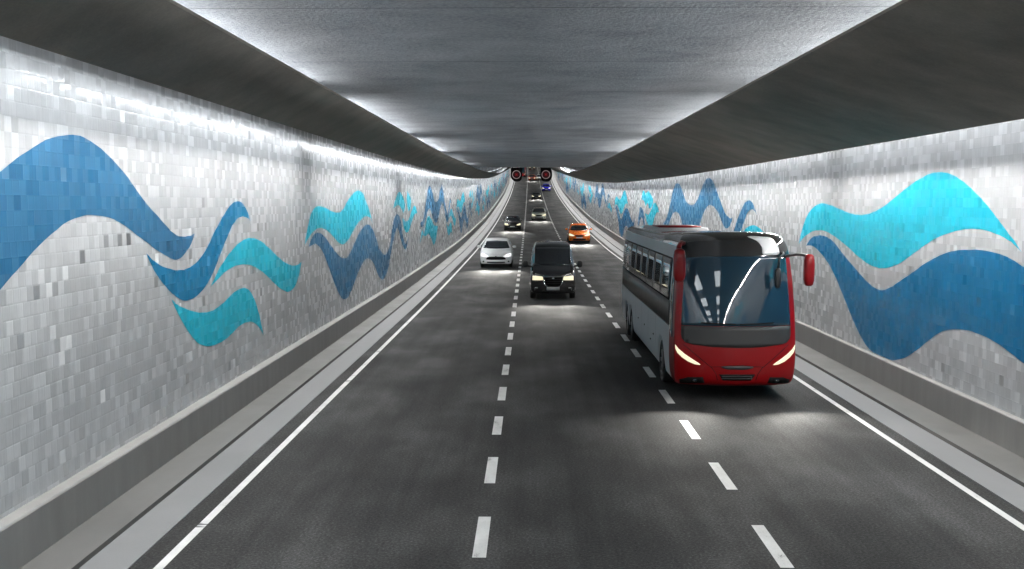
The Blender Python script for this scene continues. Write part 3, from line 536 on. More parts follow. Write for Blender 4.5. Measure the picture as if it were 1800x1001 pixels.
def wheel(parent, x, y, r, w, sgn, spokes=5):
    rim_r = r*.66
    t = lathe('wheel', [(rim_r,-.02), (r*.8,-w), (r*.96,-w), (r,-w*.85), (r,-w*.2), (r*.97,0), (r*.80,.012), (rim_r,.0)], x, y, r, sgn, M['tyre'], parent)
    lathe('rim', [(rim_r,.0), (rim_r*.93,.006), (rim_r*.9,-.06), (rim_r*.5,-.075), (rim_r*.28,-.02), (.012,-.012)], x, y, r, sgn, M['black'], t)
    bm = bmesh.new()
    for k in range(spokes):
        a = 2*math.pi*k/spokes
        mt = Matrix.Translation((x-sgn*.022, y, r)) @ Matrix.Rotation(a, 4, 'X') @ Matrix.Translation((0,0,rim_r*.52)) @ Matrix.Diagonal((.03, rim_r*.26, rim_r*.9, 1))
        bmesh.ops.create_cube(bm, size=1, matrix=mt)
    from_bm('spokes', bm, M['rim'], t)

def blob(name, c, s, mat, parent, rot=0, p=3.0):
    """rounded housing (superellipsoid)"""
    bm = bmesh.new(); bmesh.ops.create_uvsphere(bm, u_segments=20, v_segments=12, radius=1)
    for v in bm.verts:
        q = v.co; n = (abs(q.x)**p+abs(q.y)**p+abs(q.z)**p)**(1/p)
        v.co = q/n
    bm.transform(Matrix.Translation(c) @ Matrix.Rotation(rot, 4, 'Z') @ Matrix.Diagonal((*s, 1)))
    return from_bm(name, bm, mat, parent, True)

def tube(name, pts, r, mat, parent, seg=8):
    bm = bmesh.new(); rings = []
    P = [Vector(p) for p in pts]
    for i, p in enumerate(P):
        t = (P[min(i+1,len(P)-1)]-P[max(i-1,0)]).normalized()
        a = t.orthogonal().normalized(); b = t.cross(a)
        if i and (a.dot(pa) < 0): pass
        pa = a
        rings.append([bm.verts.new(p+(a*math.cos(2*math.pi*k/seg)+b*math.sin(2*math.pi*k/seg))*r) for k in range(seg)])
    for A, B in zip(rings, rings[1:]):
        # match ring starts
        o = min(range(seg), key=lambda s: (A[0].co-B[s].co).length)
        for k in range(seg): bm.faces.new((A[k], A[(k+1)%seg], B[(k+1+o)%seg], B[(k+o)%seg]))
    bm.faces.new(rings[0]); bm.faces.new(rings[-1])
    bmesh.ops.recalc_face_normals(bm, faces=bm.faces)
    return from_bm(name, bm, mat, parent, True)

def ribbon(bvh, pts, side, w, name, mat, parent, off=.008):
    """narrow moulding laid along a line on the body"""
    out = []; P = [Vector((a, b)) for a, b in pts]
    n = []
    for i, p in enumerate(P):
        t = (P[min(i+1,len(P)-1)]-P[max(i-1,0)]).normalized(); n.append(Vector((-t.y, t.x)))
    up = [tuple(p+q*w/2) for p, q in zip(P, n)]; dn = [tuple(p-q*w/2) for p, q in zip(P, n)]
    return patch(bvh, up+dn[::-1], side, name, mat, parent, off, .12)

def beam(parent, x, z, y, energy, tilt, ang, sx, blend=.5, yaw=0, col=(1,.97,.9)):
    ld = bpy.data.lights.new('headlamp_beam', 'SPOT'); ld.energy = energy; ld.spot_size = R(ang); ld.spot_blend = blend
    ld.shadow_soft_size = .05; ld.color = col
    o = bpy.data.objects.new('headlamp_beam', ld); COL.objects.link(o); o.parent = parent
    o.location = (x, y, z); o.rotation_euler = (R(90-tilt), 0, R(180+yaw)); o.scale = (sx, 1, 1)
    return o

def root(name, x, d, label, cat, group=None):
    e = bpy.data.objects.new(name, None); COL.objects.link(e)
    e.location = (x, d, hz(d)); e.rotation_euler = (math.atan(slope(d+2)), 0, 0)
    return tag(e, label, cat, group)

XS = [-1, -.86, -.45, 0, .45, .86, 1]
def car_stations(kind):
    if kind == 'suv':
        return [(.00,[.24,.32,.50,.66,.72,.76],[.74,.80,.83,.81,.78,.72],.34),
            (.14,[.20,.30,.56,.78,.86,.91],[.84,.88,.90,.88,.82,.76],.24),
            (.80,[.20,.30,.60,.92,.98,1.02],[.86,.90,.91,.90,.84,.78],.06),
            (1.18,[.20,.30,.60,.99,1.05,1.09],[.86,.90,.91,.90,.84,.78],.0),
            (1.95,[.20,.30,.60,1.02,1.32,1.56],[.86,.90,.91,.90,.78,.62],.0),
            (2.55,[.20,.30,.60,1.02,1.36,1.62],[.86,.90,.91,.90,.79,.64],0),
            (3.5,[.20,.30,.60,1.03,1.36,1.58],[.86,.90,.91,.90,.78,.62],0),
            (4.15,[.22,.32,.60,1.02,1.22,1.36],[.84,.88,.90,.88,.76,.6],-.06),
            (4.42,[.30,.36,.60,.95,1.02,1.08],[.78,.82,.85,.82,.74,.62],-.2)]
    return [(.00,[.22,.30,.46,.58,.63,.66],[.74,.80,.83,.81,.78,.70],.36),
            (.14,[.18,.28,.52,.70,.76,.80],[.84,.88,.90,.88,.82,.74],.24),
            (.85,[.18,.28,.56,.82,.87,.90],[.86,.90,.91,.89,.83,.76],.06),
            (1.3,[.18,.28,.56,.88,.93,.97],[.86,.90,.91,.89,.83,.76],.0),
            (2.1,[.18,.28,.56,.91,1.18,1.36],[.86,.90,.91,.89,.76,.58],.0),
            (2.7,[.18,.28,.56,.91,1.20,1.42],[.86,.90,.91,.89,.77,.60],0),
            (3.4,[.18,.28,.56,.92,1.18,1.36],[.86,.90,.91,.89,.76,.58],0),
            (4.1,[.20,.30,.56,.93,.98,1.03],[.84,.88,.90,.87,.76,.62],-.06),
            (4.55,[.28,.34,.56,.86,.91,.95],[.78,.82,.85,.82,.74,.62],-.2)]

def make_car(name, x, d, W, H, label, cat, paint, kind='suv', lamp='headlamp', chrome=False, beams=None, grille='wide', group=None):
    rt = root(name, x, d, label, cat, group)
    st = car_stations(kind)
    sx = W/1.80; szf = H/(1.60 if kind == 'suv' else 1.41)
    st = [(y*1.03, [z*szf for z in zs], [w*sx for w in ws], b) for y, zs, ws, b in st]
    r = .335*(.5*szf+.5*sx); x0 = .90*sx
    ya, yb = .86, 3.45
    bm = cage(XS, st, 2)
    bvh = BVHTree.FromBMesh(bm)
    bm = carve(bm, [(s*(x0-.02), y, r, r*1.13, .5) for s in (-1,1) for y in (ya, yb)])
    body = from_bm('body', bm, paint, rt, True)
    zw = 1.02 if kind == 'suv' else .93      # base of windscreen
    zt = 1.52 if kind == 'suv' else 1.35
    G = M['glass']
    sc_ = lambda P: [(a*sx, b*szf) for a, b in P]
    sd_ = lambda P: [(a*1.03, b*szf) for a, b in P]
    patch(bvh, sc_([(-.74,zw+.075), (-.4,zw+.05), (0,zw+.045), (.4,zw+.05), (.74,zw+.075), (.60,zt-.08), (.55,zt-.055), (0,zt-.03), (-.55,zt-.055), (-.60,zt-.08)]), 'front', 'windscreen', G, rt)
    if chrome:
        patch(bvh, sc_([(-.80,zw+.05), (-.4,zw+.02), (0,zw+.015), (.4,zw+.02), (.80,zw+.05), (.66,zt-.05), (.60,zt-.015), (0,zt+.01), (-.60,zt-.015), (-.66,zt-.05)]), 'front', 'reflection_frame', M['chrome'], rt, .002)  # added chrome frame, imitates bright ceiling reflections along the car's edges
    if kind == 'suv': win = [[(1.62,1.06), (2.45,1.06), (2.45,1.50), (2.12,1.49), (1.95,1.38)], [(2.53,1.06), (3.35,1.07), (3.35,1.47), (2.53,1.50)], [(3.43,1.08), (3.85,1.14), (3.7,1.40), (3.43,1.46)]]
    else: win = [[(1.72,.95), (2.55,.95), (2.55,1.31), (2.25,1.29), (2.05,1.18)], [(2.62,.95), (3.3,.97), (3.25,1.26), (2.62,1.31)], [(3.36,.98), (3.72,1.02), (3.36,1.22)]]
    for s in ('left', 'right'):
        for w in win: patch(bvh, sd_(w), s, 'side_window', G, rt)
    zl = .60 if kind == 'suv' else .52
    # lamps: swept-back outline
    hl = smooth_closed(sc_([(-.86,zl+.12), (-.80,zl+.235), (-.66,zl+.20), (-.46,zl+.10), (-.42,zl+.03), (-.60,zl+.01), (-.78,zl+.04)]), 3)
    for P in (hl, mir(hl)): patch(bvh, P, 'front', 'headlight', M[lamp], rt, .008, .06)
    if lamp == 'headlamp_white':
        for s in (-1, 1): patch(bvh, [(s*.74*sx+.03*math.cos(a/8*math.tau), (zl+.13)*szf+.045*math.sin(a/8*math.tau)) for a in range(8)], 'front', 'lamp_projector', M['matt'], rt, .014)
    if grille == 'wide':
        g = smooth_closed(sc_([(-.55,zl-.10), (-.48,zl+.0), (-.36,zl+.035), (0,zl+.045), (.36,zl+.035), (.48,zl+.0), (.55,zl-.10), (.40,zl-.13), (0,zl-.135), (-.40,zl-.13)]), 3)
        patch(bvh, g, 'front', 'grille', M['matt'], rt, .009, .08)
        patch(bvh, sc_(rr(-.50,.285,.50,.35,.03)), 'front', 'lower_intake', M['matt'], rt, .009)
        blob('badge', (0, -.012, (zl+.075)*szf), (.05,.012,.022), M['chrome'], rt)
    else:
        g = smooth_closed(sc_([(-.36,zl+.02), (-.3,zl+.10), (0,zl+.115), (.3,zl+.10), (.36,zl+.02), (.25,zl-.03), (0,zl-.04), (-.25,zl-.03)]), 3)
        patch(bvh, g, 'front', 'grille', M['matt'], rt, .009, .08)
        patch(bvh, sc_(rr(-.52,.27,.52,.40,.05)), 'front', 'lower_intake', M['matt'], rt, .009)
        patch(bvh, sc_(rr(-.25,zl-.16,.25,zl-.06,.01)), 'front', 'number_plate', M['plate'], rt, .02)
        if chrome:
            ribbon(bvh, sc_([(-.5,zl-.20), (-.3,zl-.235), (0,zl-.245), (.3,zl-.235), (.5,zl-.20)]), 'front', .05, 'bumper_trim', M['chrome'], rt, .012)
    for s in (-1, 1):
        patch(bvh, [(s*.70*sx+.055*math.cos(a/10*math.tau), .36*szf+.045*math.sin(a/10*math.tau)) for a in range(10)], 'front', 'fog_light', M['matt'], rt, .009)
        my = 1.62*1.03; mz = (zw+.10)*szf
        mm = blob('mirror', (s*(x0+.12), my, mz+.03), (.115,.07,.075), paint if not chrome else M['chrome'], rt)
        tube('mirror_arm', [(s*(x0-.10), my+.03, mz-.03), (s*(x0+.08), my+.02, mz)], .025, M['black'], mm)
        for y in (ya, yb): wheel(rt, s*(x0-.015), y, r, .21, s)
        patch(bvh, sd_([(2.49,.30), (2.505,.30), (2.505,1.02), (2.49,1.02)]), 'left' if s < 0 else 'right', 'door_gap', M['matt'], rt, .002, .2, False)
        patch(bvh, sd_(rr(2.3,.86,2.46,.89,.01)), 'left' if s < 0 else 'right', 'door_handle', paint, rt, .025)
    tl = sc_([(-.80,.78), (-.62,.80), (-.62,.92), (-.78,.94)])
    for P in (tl, mir(tl)): patch(bvh, P, 'rear', 'tail_light', M['red_lamp'], rt, .01)
    if beams:
        for s in (-1, 1): beam(rt, s*.62*sx, zl*szf+.05, -.35, beams*2.6, 11, 23, 2.2, .8)
    return rt

P = lambda n, c, r=.3, me=0: car_paint(n, c, r, me)
make_car('white_car', -2.07, 65.0, 2.0, 1.72, 'white crossover car with big black grille in the left lane', 'car', car_paint('white_paint', (.90,.90,.90), .4, 0, .6), 'suv', 'headlamp_white', beams=260)
make_car('orange_car', 4.5, 94.6, 1.98, 1.66, 'bright orange hatchback car with a pale number plate, behind the coach', 'car', P('orange_paint', (.86,.18,.015), .25), 'suv', 'headlamp', beams=260, grille='slim')
make_car('black_car', -1.88, 117.2, 1.90, 1.56, 'black hatchback car with bright chrome trim, directly behind the white car', 'car', P('black_paint', (.012,.012,.013), .2), 'suv', 'headlamp', chrome=True, beams=260, grille='slim')
make_car('champagne_car', 1.28, 142, 1.98, 1.66, 'pale champagne car with cream headlights, two cars behind the van', 'car', P('champagne_paint', (.60,.57,.48), .25, .15), 'suv', 'headlamp', chrome=True, beams=260, grille='slim')
make_car('dark_car', 1.42, 217, 1.95, 1.45, 'small dark grey saloon car with white headlights, beside the blue car', 'car', P('graphite_paint', (.03,.03,.032), .25), 'sedan', 'headlamp', beams=220, grille='slim')
make_car('blue_car', 4.1, 256, 2.05, 1.75, 'vivid royal blue car in the distance under the signal with the stem', 'car', P('royal_blue_paint', (.01,.015,.55), .2), 'suv', 'headlamp', grille='slim')
make_car('orange_red_car', .75, 312, 2.1, 1.7, 'far-off orange-red car framed between the two lane signals', 'car', P('orange_red_paint', (.50,.05,.012), .25), 'suv', 'headlamp', beams=200, grille='slim')
make_car('silver_car', 3.0, 314, 1.95, 1.6, 'far-off pale silver car half hidden by the signal with the stem', 'car', P('silver_paint', (.55,.56,.57), .25), 'suv', 'headlamp', grille='slim')

# ---- the van
def make_van(name, x, d, W, H, L, label, cat, paint, beams=None, detail=True):
    rt = root(name, x, d, label, cat)
    sx = W/1.98; sz = H/2.35; sy = L/5.3
    st = [(.00,[.30,.38,.60,.84,.92,.98,1.02],[.80,.86,.89,.88,.86,.80,.74],.26),
          (.14,[.26,.34,.62,.95,1.06,1.14,1.20],[.90,.95,.98,.97,.95,.88,.80],.18),
          (.55,[.26,.34,.64,1.05,1.20,1.30,1.36],[.92,.97,.99,.985,.96,.88,.80],.10),
          (.78,[.26,.34,.64,1.10,1.30,1.42,1.50],[.92,.97,.99,.985,.95,.87,.79],.08),
          (1.42,[.26,.34,.64,1.12,1.60,2.08,2.26],[.92,.97,.99,.985,.94,.87,.74],.06),
          (1.75,[.26,.34,.64,1.12,1.62,2.14,2.33],[.92,.97,.99,.985,.94,.87,.74],.0),
          (3.2,[.26,.34,.64,1.12,1.62,2.14,2.34],[.92,.97,.99,.985,.94,.87,.74],0),
          (5.1,[.26,.34,.64,1.12,1.62,2.14,2.32],[.92,.97,.99,.985,.94,.87,.74],0),
          (5.3,[.30,.38,.64,1.10,1.58,2.06,2.24],[.88,.93,.95,.94,.90,.83,.72],-.08)]
    st = [(y*sy, [z*sz for z in zs], [w*sx for w in ws], b) for y, zs, ws, b in st]
    bm = cage(XS, st, 2); bvh = BVHTree.FromBMesh(bm)
    r = .36*sz; ya, yb = .95*sy, 4.15*sy
    bm = carve(bm, [(s*.96*sx, y, r, r*1.14, .5) for s in (-1,1) for y in (ya, yb)])
    from_bm('body', bm, paint, rt, True)
    F = lambda P: [(a*sx, b*sz) for a, b in P]; D = lambda P: [(a*sy, b*sz) for a, b in P]
    patch(bvh, F([(-.86,1.47), (-.5,1.44), (0,1.43), (.5,1.44), (.86,1.47), (.79,2.10), (.74,2.17), (0,2.20), (-.74,2.17), (-.79,2.10)]), 'front', 'windscreen', M['glass'], rt)
    for s in ('left', 'right'):
        patch(bvh, D([(1.12,1.30), (1.98,1.30), (1.98,2.02), (1.55,2.02), (1.32,1.75)]), s, 'side_window', M['glass'], rt)
        for a in (2.1, 3.65): patch(bvh, D(rr(a,1.30,a+1.45,2.02,.06)), s, 'side_window', M['glass'], rt)
        patch(bvh, D([(2.03,.42), (2.045,.42), (2.045,2.08), (2.03,2.08)]), s, 'door_gap', M['matt'], rt, .003, .3, False)
        patch(bvh, D(rr(.2,.40,5.1,.50,.02)), s, 'sill_trim', M['black'], rt, .012, .3)
    h = F([(-.885,.84), (-.88,1.00), (-.86,1.015), (-.47,1.0), (-.45,.98), (-.42,.86), (-.44,.845), (-.87,.83)])
    for Q in (h, mir(h)): patch(bvh, Q, 'front', 'headlight', M['headlamp'], rt, .010, .07)
    g = F([(-.42,.97), (.42,.97), (.40,.72), (.28,.58), (-.28,.58), (-.40,.72)])
    patch(bvh, g, 'front', 'grille', M['matt'], rt, .008)
    for z in (.70,.79,.88): patch(bvh, F(rr(-.36,z-.012,.36,z+.012,.008)), 'front', 'grille_bar', M['black'], rt, .022)
    ribbon(bvh, F([(-.41,.90), (-.38,.72), (-.30,.60), (-.24,.575)]), 'front', .035, 'grille_trim', M['chrome'], rt, .024)
    ribbon(bvh, F([(.24,.575), (.30,.60), (.38,.72), (.41,.90)]), 'front', .035, 'grille_trim', M['chrome'], rt, .024)
    blob('badge', (0, -.03, .925*sz), (.05,.016,.03), M['chrome'], rt)
    patch(bvh, F(rr(-.27,.42,.27,.555,.01)), 'front', 'number_plate', M['plate'], rt, .03)
    for s in (-1, 1):
        patch(bvh, F([(s*.72+.07*math.cos(a/10*math.tau), .50+.035*math.sin(a/10*math.tau)) for a in range(10)]), 'front', 'fog_light', M['chrome'], rt, .01)
        mb = blob('mirror', (s*(W/2+.20), 1.05*sy, 1.48*sz), (.12,.075,.15), M['black'], rt)
        tube('mirror_arm', [(s*(W/2-.10), 1.12*sy, 1.36*sz), (s*(W/2+.12), 1.05*sy, 1.40*sz)], .03, M['black'], mb)
        for y in (ya, yb): wheel(rt, s*(.975*sx), y, r, .24, s)
        Q = F([(s*.60,1.455), (s*.58,1.475), (s*.12,1.49), (s*.12,1.475)])
        patch(bvh, Q if s > 0 else Q[::-1], 'front', 'wiper', M['matt'], rt, .02)
    if beams:
        for s in (-1, 1): beam(rt, s*.66*sx, .93*sz, -.35, beams*1.8, 14.5, 28, 2.0, .8)
    return rt
make_van('black_van', 1.02, 44.9, 1.97, 2.36, 5.3, 'black passenger van with lit cream headlights and chrome grille trim, in the middle lane', 'van', P('van_black_paint', (.010,.010,.011), .2), beams=220)
make_van('maroon_van', .9, 368, 2.2, 2.6, 5.8, 'distant dark maroon van glimpsed above the orange-red car', 'van', P('maroon_paint', (.06,.012,.012), .3))

# ---- the coach in the near lane, and the far red one
def make_coach(name, x, d, label, paint, side_paint, roof_paint, beams=None, W=2.58, H=3.52, L=13.6, trim=True):
    rt = root(name, x, d, label, 'coach')
    hw = W/2
    zs = [.30,.40,.75,1.15,1.60,2.30,2.98,3.22,3.42,3.50]
    wf = [.93,.975,1.0,1.0,.995,.97,.925,.90,.86,.74]
    tl = [.16,.05,.0,.02,.05,.13,.25,.36,.52,.85]
    ys = [0,.10,.55,1.25,2.2,4.6,8.0,11.5,13.3,13.5,13.6]
    st = []
    def lean(y, t): return y+t*max(0, 1-y/2.4)
    # cage built by hand: front leans back with height, plan corners rounded
    xs = [-1,-.93,-.72,-.36,0,.36,.72,.93,1]
    nx, ny, nz = len(xs), len(ys), len(zs)
    bm = bmesh.new(); V = {}
    def v(i, j, k):
        if (i,j,k) not in V:
            u = xs[i]; y = ys[j]*L/13.6
            fade = max(0, 1-y/2.4)
            yy = lean(y, tl[k]) + .30*abs(u)**3.2*fade
            w = hw*wf[k]
            if y > 13.2*L/13.6: w *= .97; yy -= .12*abs(u)**3
            z = zs[k]*H/3.5
            if k >= nz-2: z += .03*(1-u*u)
            if k >= 6:                       # roof drops a little behind the brow
                s = min(1, max(0, (y-1.6)/3.5)); s = s*s*(3-2*s); z -= .13*s*(k-5)/4
            if k == 0 and j == 0: z += .03
            V[i,j,k] = bm.verts.new((u*w, yy, z))
        return V[i,j,k]
    for i in range(nx-1):
        for j in range(ny-1):
            bm.faces.new((v(i,j,0), v(i,j+1,0), v(i+1,j+1,0), v(i+1,j,0)))
            bm.faces.new((v(i,j,nz-1), v(i+1,j,nz-1), v(i+1,j+1,nz-1), v(i,j+1,nz-1)))
        for k in range(nz-1):
            bm.faces.new((v(i,0,k), v(i+1,0,k), v(i+1,0,k+1), v(i,0,k+1)))
            bm.faces.new((v(i,ny-1,k), v(i,ny-1,k+1), v(i+1,ny-1,k+1), v(i+1,ny-1,k)))
    for j in range(ny-1):
        for k in range(nz-1):
            bm.faces.new((v(0,j,k), v(0,j,k+1), v(0,j+1,k+1), v(0,j+1,k)))
            bm.faces.new((v(nx-1,j,k), v(nx-1,j+1,k), v(nx-1,j+1,k+1), v(nx-1,j,k+1)))
    bmesh.ops.recalc_face_normals(bm, faces=bm.faces)
    me = bpy.data.meshes.new('tmp'); bm.to_mesh(me); bm.free(); o = link('tmp', me)
    md = o.modifiers.new('s', 'SUBSURF'); md.levels = 3; md.render_levels = 3
    dg = bpy.context.evaluated_depsgraph_get(); m2 = bpy.data.meshes.new_from_object(o.evaluated_get(dg))
    bpy.data.objects.remove(o); bpy.data.meshes.remove(me)
    bm = bmesh.new(); bm.from_mesh(m2); bpy.data.meshes.remove(m2)
    bvh = BVHTree.FromBMesh(bm)
    r = .50; axles = (2.55, 9.9, 11.25)
    bm = carve(bm, [(s*(hw-.05), y, r, .60, .75) for s in (-1,1) for y in axles])
    for co, no in (((0,1.12,0),(0,1,0)), ((0,0,3.24),(0,0,1)), ((0,0,3.02),(0,0,1)), ((0,0,1.49),(0,0,1)), ((0,3.4,0),(0,1,0))):
        bmesh.ops.bisect_plane(bm, geom=bm.verts[:]+bm.edges[:]+bm.faces[:], plane_co=co, plane_no=no, dist=1e-4)
    bm.faces.ensure_lookup_table()
    parts = {'fascia': [], 'brow': [], 'roof': [], 'side_shell': []}
    for f in bm.faces:
        c = f.calc_center_median()
        if c.y < 1.12 and c.z < 3.02: parts['fascia'].append(f.index)
        elif (c.z > 3.24 and c.y < 3.4) or (c.y < 1.12): parts['brow'].append(f.index)
        elif c.z > 3.24: parts['roof'].append(f.index)
        else: parts['side_shell'].append(f.index)
    for nm, mt in (('side_shell', side_paint), ('fascia', paint), ('brow', roof_paint), ('roof', M['roof_white'])):
        b2 = bm.copy(); b2.faces.ensure_lookup_table()
        keep = set(parts[nm])
        bmesh.ops.delete(b2, geom=[f for f in b2.faces if f.index not in keep], context='FACES')
        from_bm(nm, b2, mt, rt, True)
    bm.free()
    # front: glass, black band, lamps, grille
    gl = [(-1.145,1.60), (-1.065,3.02), (-.6,3.05), (0,3.06), (.6,3.05), (1.065,3.02), (1.145,1.60)]
    patch(bvh, gl, 'front', 'windscreen', M['screen'], rt, .012, .06)
    bd = [(-1.145,1.592), (1.145,1.592), (1.15,1.42), (1.13,1.32), (1.06,1.245), (.92,1.21), (.5,1.165), (0,1.15), (-.5,1.165), (-.92,1.21), (-1.06,1.245), (-1.13,1.32), (-1.15,1.42)]
    patch(bvh, bd, 'front', 'black_band', M['band'], rt, .012, .08)
    hl = [(-1.26,1.18), (-1.20,1.10), (-1.08,1.0), (-.92,.895), (-.80,.82), (-.76,.79), (-.775,.78), (-.87,.79), (-1.01,.845), (-1.13,.925), (-1.22,1.015), (-1.255,1.09)]
    for Q in (hl, mir(hl)): patch(bvh, Q, 'front', 'headlight', M['headlamp'], rt, .010, .05)
    patch(bvh, smooth_closed([(-.34,.745), (-.2,.765), (0,.77), (.2,.765), (.34,.745), (.22,.70), (0,.69), (-.22,.70)], 3), 'front', 'grille_slot', M['band'], rt, .009)
    patch(bvh, [(-.38,.59), (.38,.59), (.29,.455), (-.29,.455)], 'front', 'lower_grille', M['matt'], rt, .009)
    for z in (.50,.545): patch(bvh, rr(-.32,z-.008,.32,z+.008,.004), 'front', 'grille_bar', M['black'], rt, .02)
    fg = [(-1.17,.44), (-1.0,.505), (-.70,.52), (-.66,.39), (-1.15,.36)]
    for Q in (fg, mir(fg)):
        patch(bvh, Q, 'front', 'bumper_recess', M['matt'], rt, .008, .08)
        s = 1 if Q[0][0] > 0 else -1
        patch(bvh, [(s*.86+.05*math.cos(a/12*math.tau), .44+.035*math.sin(a/12*math.tau)) for a in range(12)], 'front', 'fog_light', M['glass'], rt, .016)
    seam = [(-1.10,1.20), (-.98,1.10), (-.72,.88), (-.52,.72), (-.44,.60), (-.40,.46)]
    for Q in (seam, mir(seam)): ribbon(bvh, Q, 'front', .012, 'panel_seam', M['matt'], rt, .003)
    ribbon(bvh, [(-.56,.745), (-.34,.755), (-.1,.785), (.1,.785), (.34,.755), (.56,.745)], 'front', .010, 'panel_seam', M['matt'], rt, .003)
    for s in (-1, 1):
        side = 'left' if s < 0 else 'right'
        patch(bvh, rr(1.16,1.50,L-.1,2.04,.02), side, 'side_band', M['bronze'], rt, .005, .25)
        patch(bvh, rr(1.30,2.03,L-.12,2.97,.08), side, 'window_band', M['matt'], rt, .006, .25)
        n = 8; a0, a1 = 1.42, L-.22; wd = (a1-a0)/n
        for k in range(n): patch(bvh, rr(a0+k*wd+.025, 2.07, a0+(k+1)*wd-.025, 2.93, .05), side, 'side_window', M['glass'], rt, .013, .2)
        patch(bvh, [(.62,1.30), (1.02,1.42), (1.06,1.9), (1.04,2.75), (.98,2.92), (.86,2.92), (.70,2.2)], side, 'cab_window', M['screen'], rt, .012, .12)
        for q in (3.6, 5.2, 6.8, 8.4): patch(bvh, [(q,.42), (q+.012,.42), (q+.012,1.46), (q,1.46)], side, 'locker_gap', M['groove'], rt, .002, .3, False)
        patch(bvh, [(1.16,1.485), (L-.3,1.485), (L-.3,1.497), (1.16,1.497)], side, 'locker_gap', M['groove'], rt, .007, .3, False)
        for q, z in ((4.0,.95), (4.6,.75), (6.0,.95), (7.6,.95)):
            blob('locker_catch', (s*(hw+.004), q, z), (.012,.035,.02), M['matt'], rt)
        for y in axles: wheel(rt, s*(hw-.035), y, r, .30, s, 8)
    patch(bvh, rr(-1.05,1.9,1.05,2.9,.1), 'rear', 'rear_window', M['glass'], rt, .012, .15)
    for s in (-1, 1): patch(bvh, rr(s*1.0-.1,.9,s*1.0+.1,1.3,.04), 'rear', 'tail_light', M['red_lamp'], rt, .012)
    # red roof hatch and a shallow roof pod behind the brow
    def slab(nm, x0, x1, y0, y1, zb, h, mt, ch=.08):
        b = bmesh.new()
        bmesh.ops.create_cube(b, size=1, matrix=Matrix.Translation(((x0+x1)/2,(y0+y1)/2,zb+h/2)) @ Matrix.Diagonal((x1-x0,y1-y0,h,1)))
        bmesh.ops.bevel(b, geom=[e for e in b.edges], offset=min(ch, h*.45), segments=3, affect='EDGES')
        return from_bm(nm, b, mt, rt, True)
    zr = (H-.13)
    for s in (-1, 1):
        q = [(s*.62,3.42), (s*.98,3.42), (s*.99,6.5), (s*.99,12.6), (s*.66,12.6), (s*.88,8.0), (s*.88,5.6)]
        patch(bvh, q, 'top', 'roof_patch', roof_paint, rt, .006, .2)
    slab('air_unit', -.80, .80, 8.2, 11.6, zr-.06, .13, side_paint)
    slab('roof_hatch', -.62, .62, 8.6, 10.4, zr+.062, .055, paint, .03)
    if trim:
        patch(bvh, smooth_closed([(.28,3.46), (.55,3.455), (.78,3.43), (.90,3.28), (.92,3.10), (.74,3.085), (.56,3.09), (.55,3.25), (.45,3.38)], 3), 'front', 'roof_patch', M['roof_white'], rt, .008, .06)  # white shape on the right of the dark brow
        patch(bvh, [(-.62,1.5), (-.80,1.3), (-.98,1.5), (-1.0,3.35), (-.82,3.35), (-.74,2.2)], 'top', 'roof_patch', M['roof_white'], rt, .008, .12)  # white strip along the left edge of the brow
        # mirrors
        ml = blob('mirror', (-hw+.02, -.20, 2.90), (.125,.10,.34), paint, rt, 0, 4.0)
        tube('mirror_arm', [(-hw*.80, .75, 3.30), (-hw*.90, .35, 3.34), (-hw*.98, -.08, 3.27), (-hw+.02, -.18, 3.15)], .055, paint, ml)
        blob('mirror_glass', (-hw+.02, -.13, 2.90), (.10,.04,.28), M['glass'], ml, 0, 4.0)
        mr_ = blob('mirror', (hw+.10, -.20, 2.80), (.105,.10,.33), paint, rt, 0, 4.0)
        tube('mirror_arm', [(hw*.84, .55, 3.05), (hw*.95, .15, 3.11), (hw*1.03, -.12, 3.10), (hw+.09, -.19, 3.0)], .034, M['black'], mr_)
        blob('mirror_glass', (hw+.10, -.13, 2.80), (.085,.04,.27), M['glass'], mr_, 0, 4.0)
        mb = blob('kerb_mirror', (hw*.62, -.02, 2.62), (.065,.05,.20), M['black'], rt, 0, 4.0)
        tube('mirror_arm', [(hw*.80, .62, 3.14), (hw*.74, .18, 3.12), (hw*.65, .02, 3.04), (hw*.62, -.01, 2.80)], .026, M['black'], mb)
        for s in (-1, 1):
            Q = [(s*.05,1.63), (s*.75,1.655), (s*.76,1.68), (s*.05,1.655)]
            patch(bvh, Q, 'front', 'wiper', M['matt'], rt, .035, .08)
    if beams:
        beam(rt, -1.0, .95, -.30, beams*1.25, 27, 62, 1.7, .95, -14)
        beam(rt, 1.0, .95, -.30, beams*1.25, 27, 62, 1.7, .95, 4)
    return rt
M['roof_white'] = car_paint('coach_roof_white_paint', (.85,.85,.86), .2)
M['bronze'] = car_paint('bronze_brown_paint', (.055,.043,.040), .35, .1, 0)
M['bronze'].node_tree.nodes['Principled BSDF'].inputs['Coat Roughness'].default_value = .2
make_coach('coach', 4.36, 21.9, 'large red, silver and black coach with lit slanted headlights', car_paint('coach_red_paint', (.26,.002,.004), .3, 0, .45), car_paint('coach_silver_paint', (.74,.74,.75), .4, 0, 0), P('coach_roof_paint', (.035,.034,.034), .07), beams=260)
make_coach('red_coach', -2.55, 330, 'far-off red and white coach half hidden by the lane signal without a stem', P('far_red_paint', (.45,.01,.02), .25), P('far_white_paint', (.5,.35,.35), .3), P('far_roof_paint', (.45,.25,.25), .2))

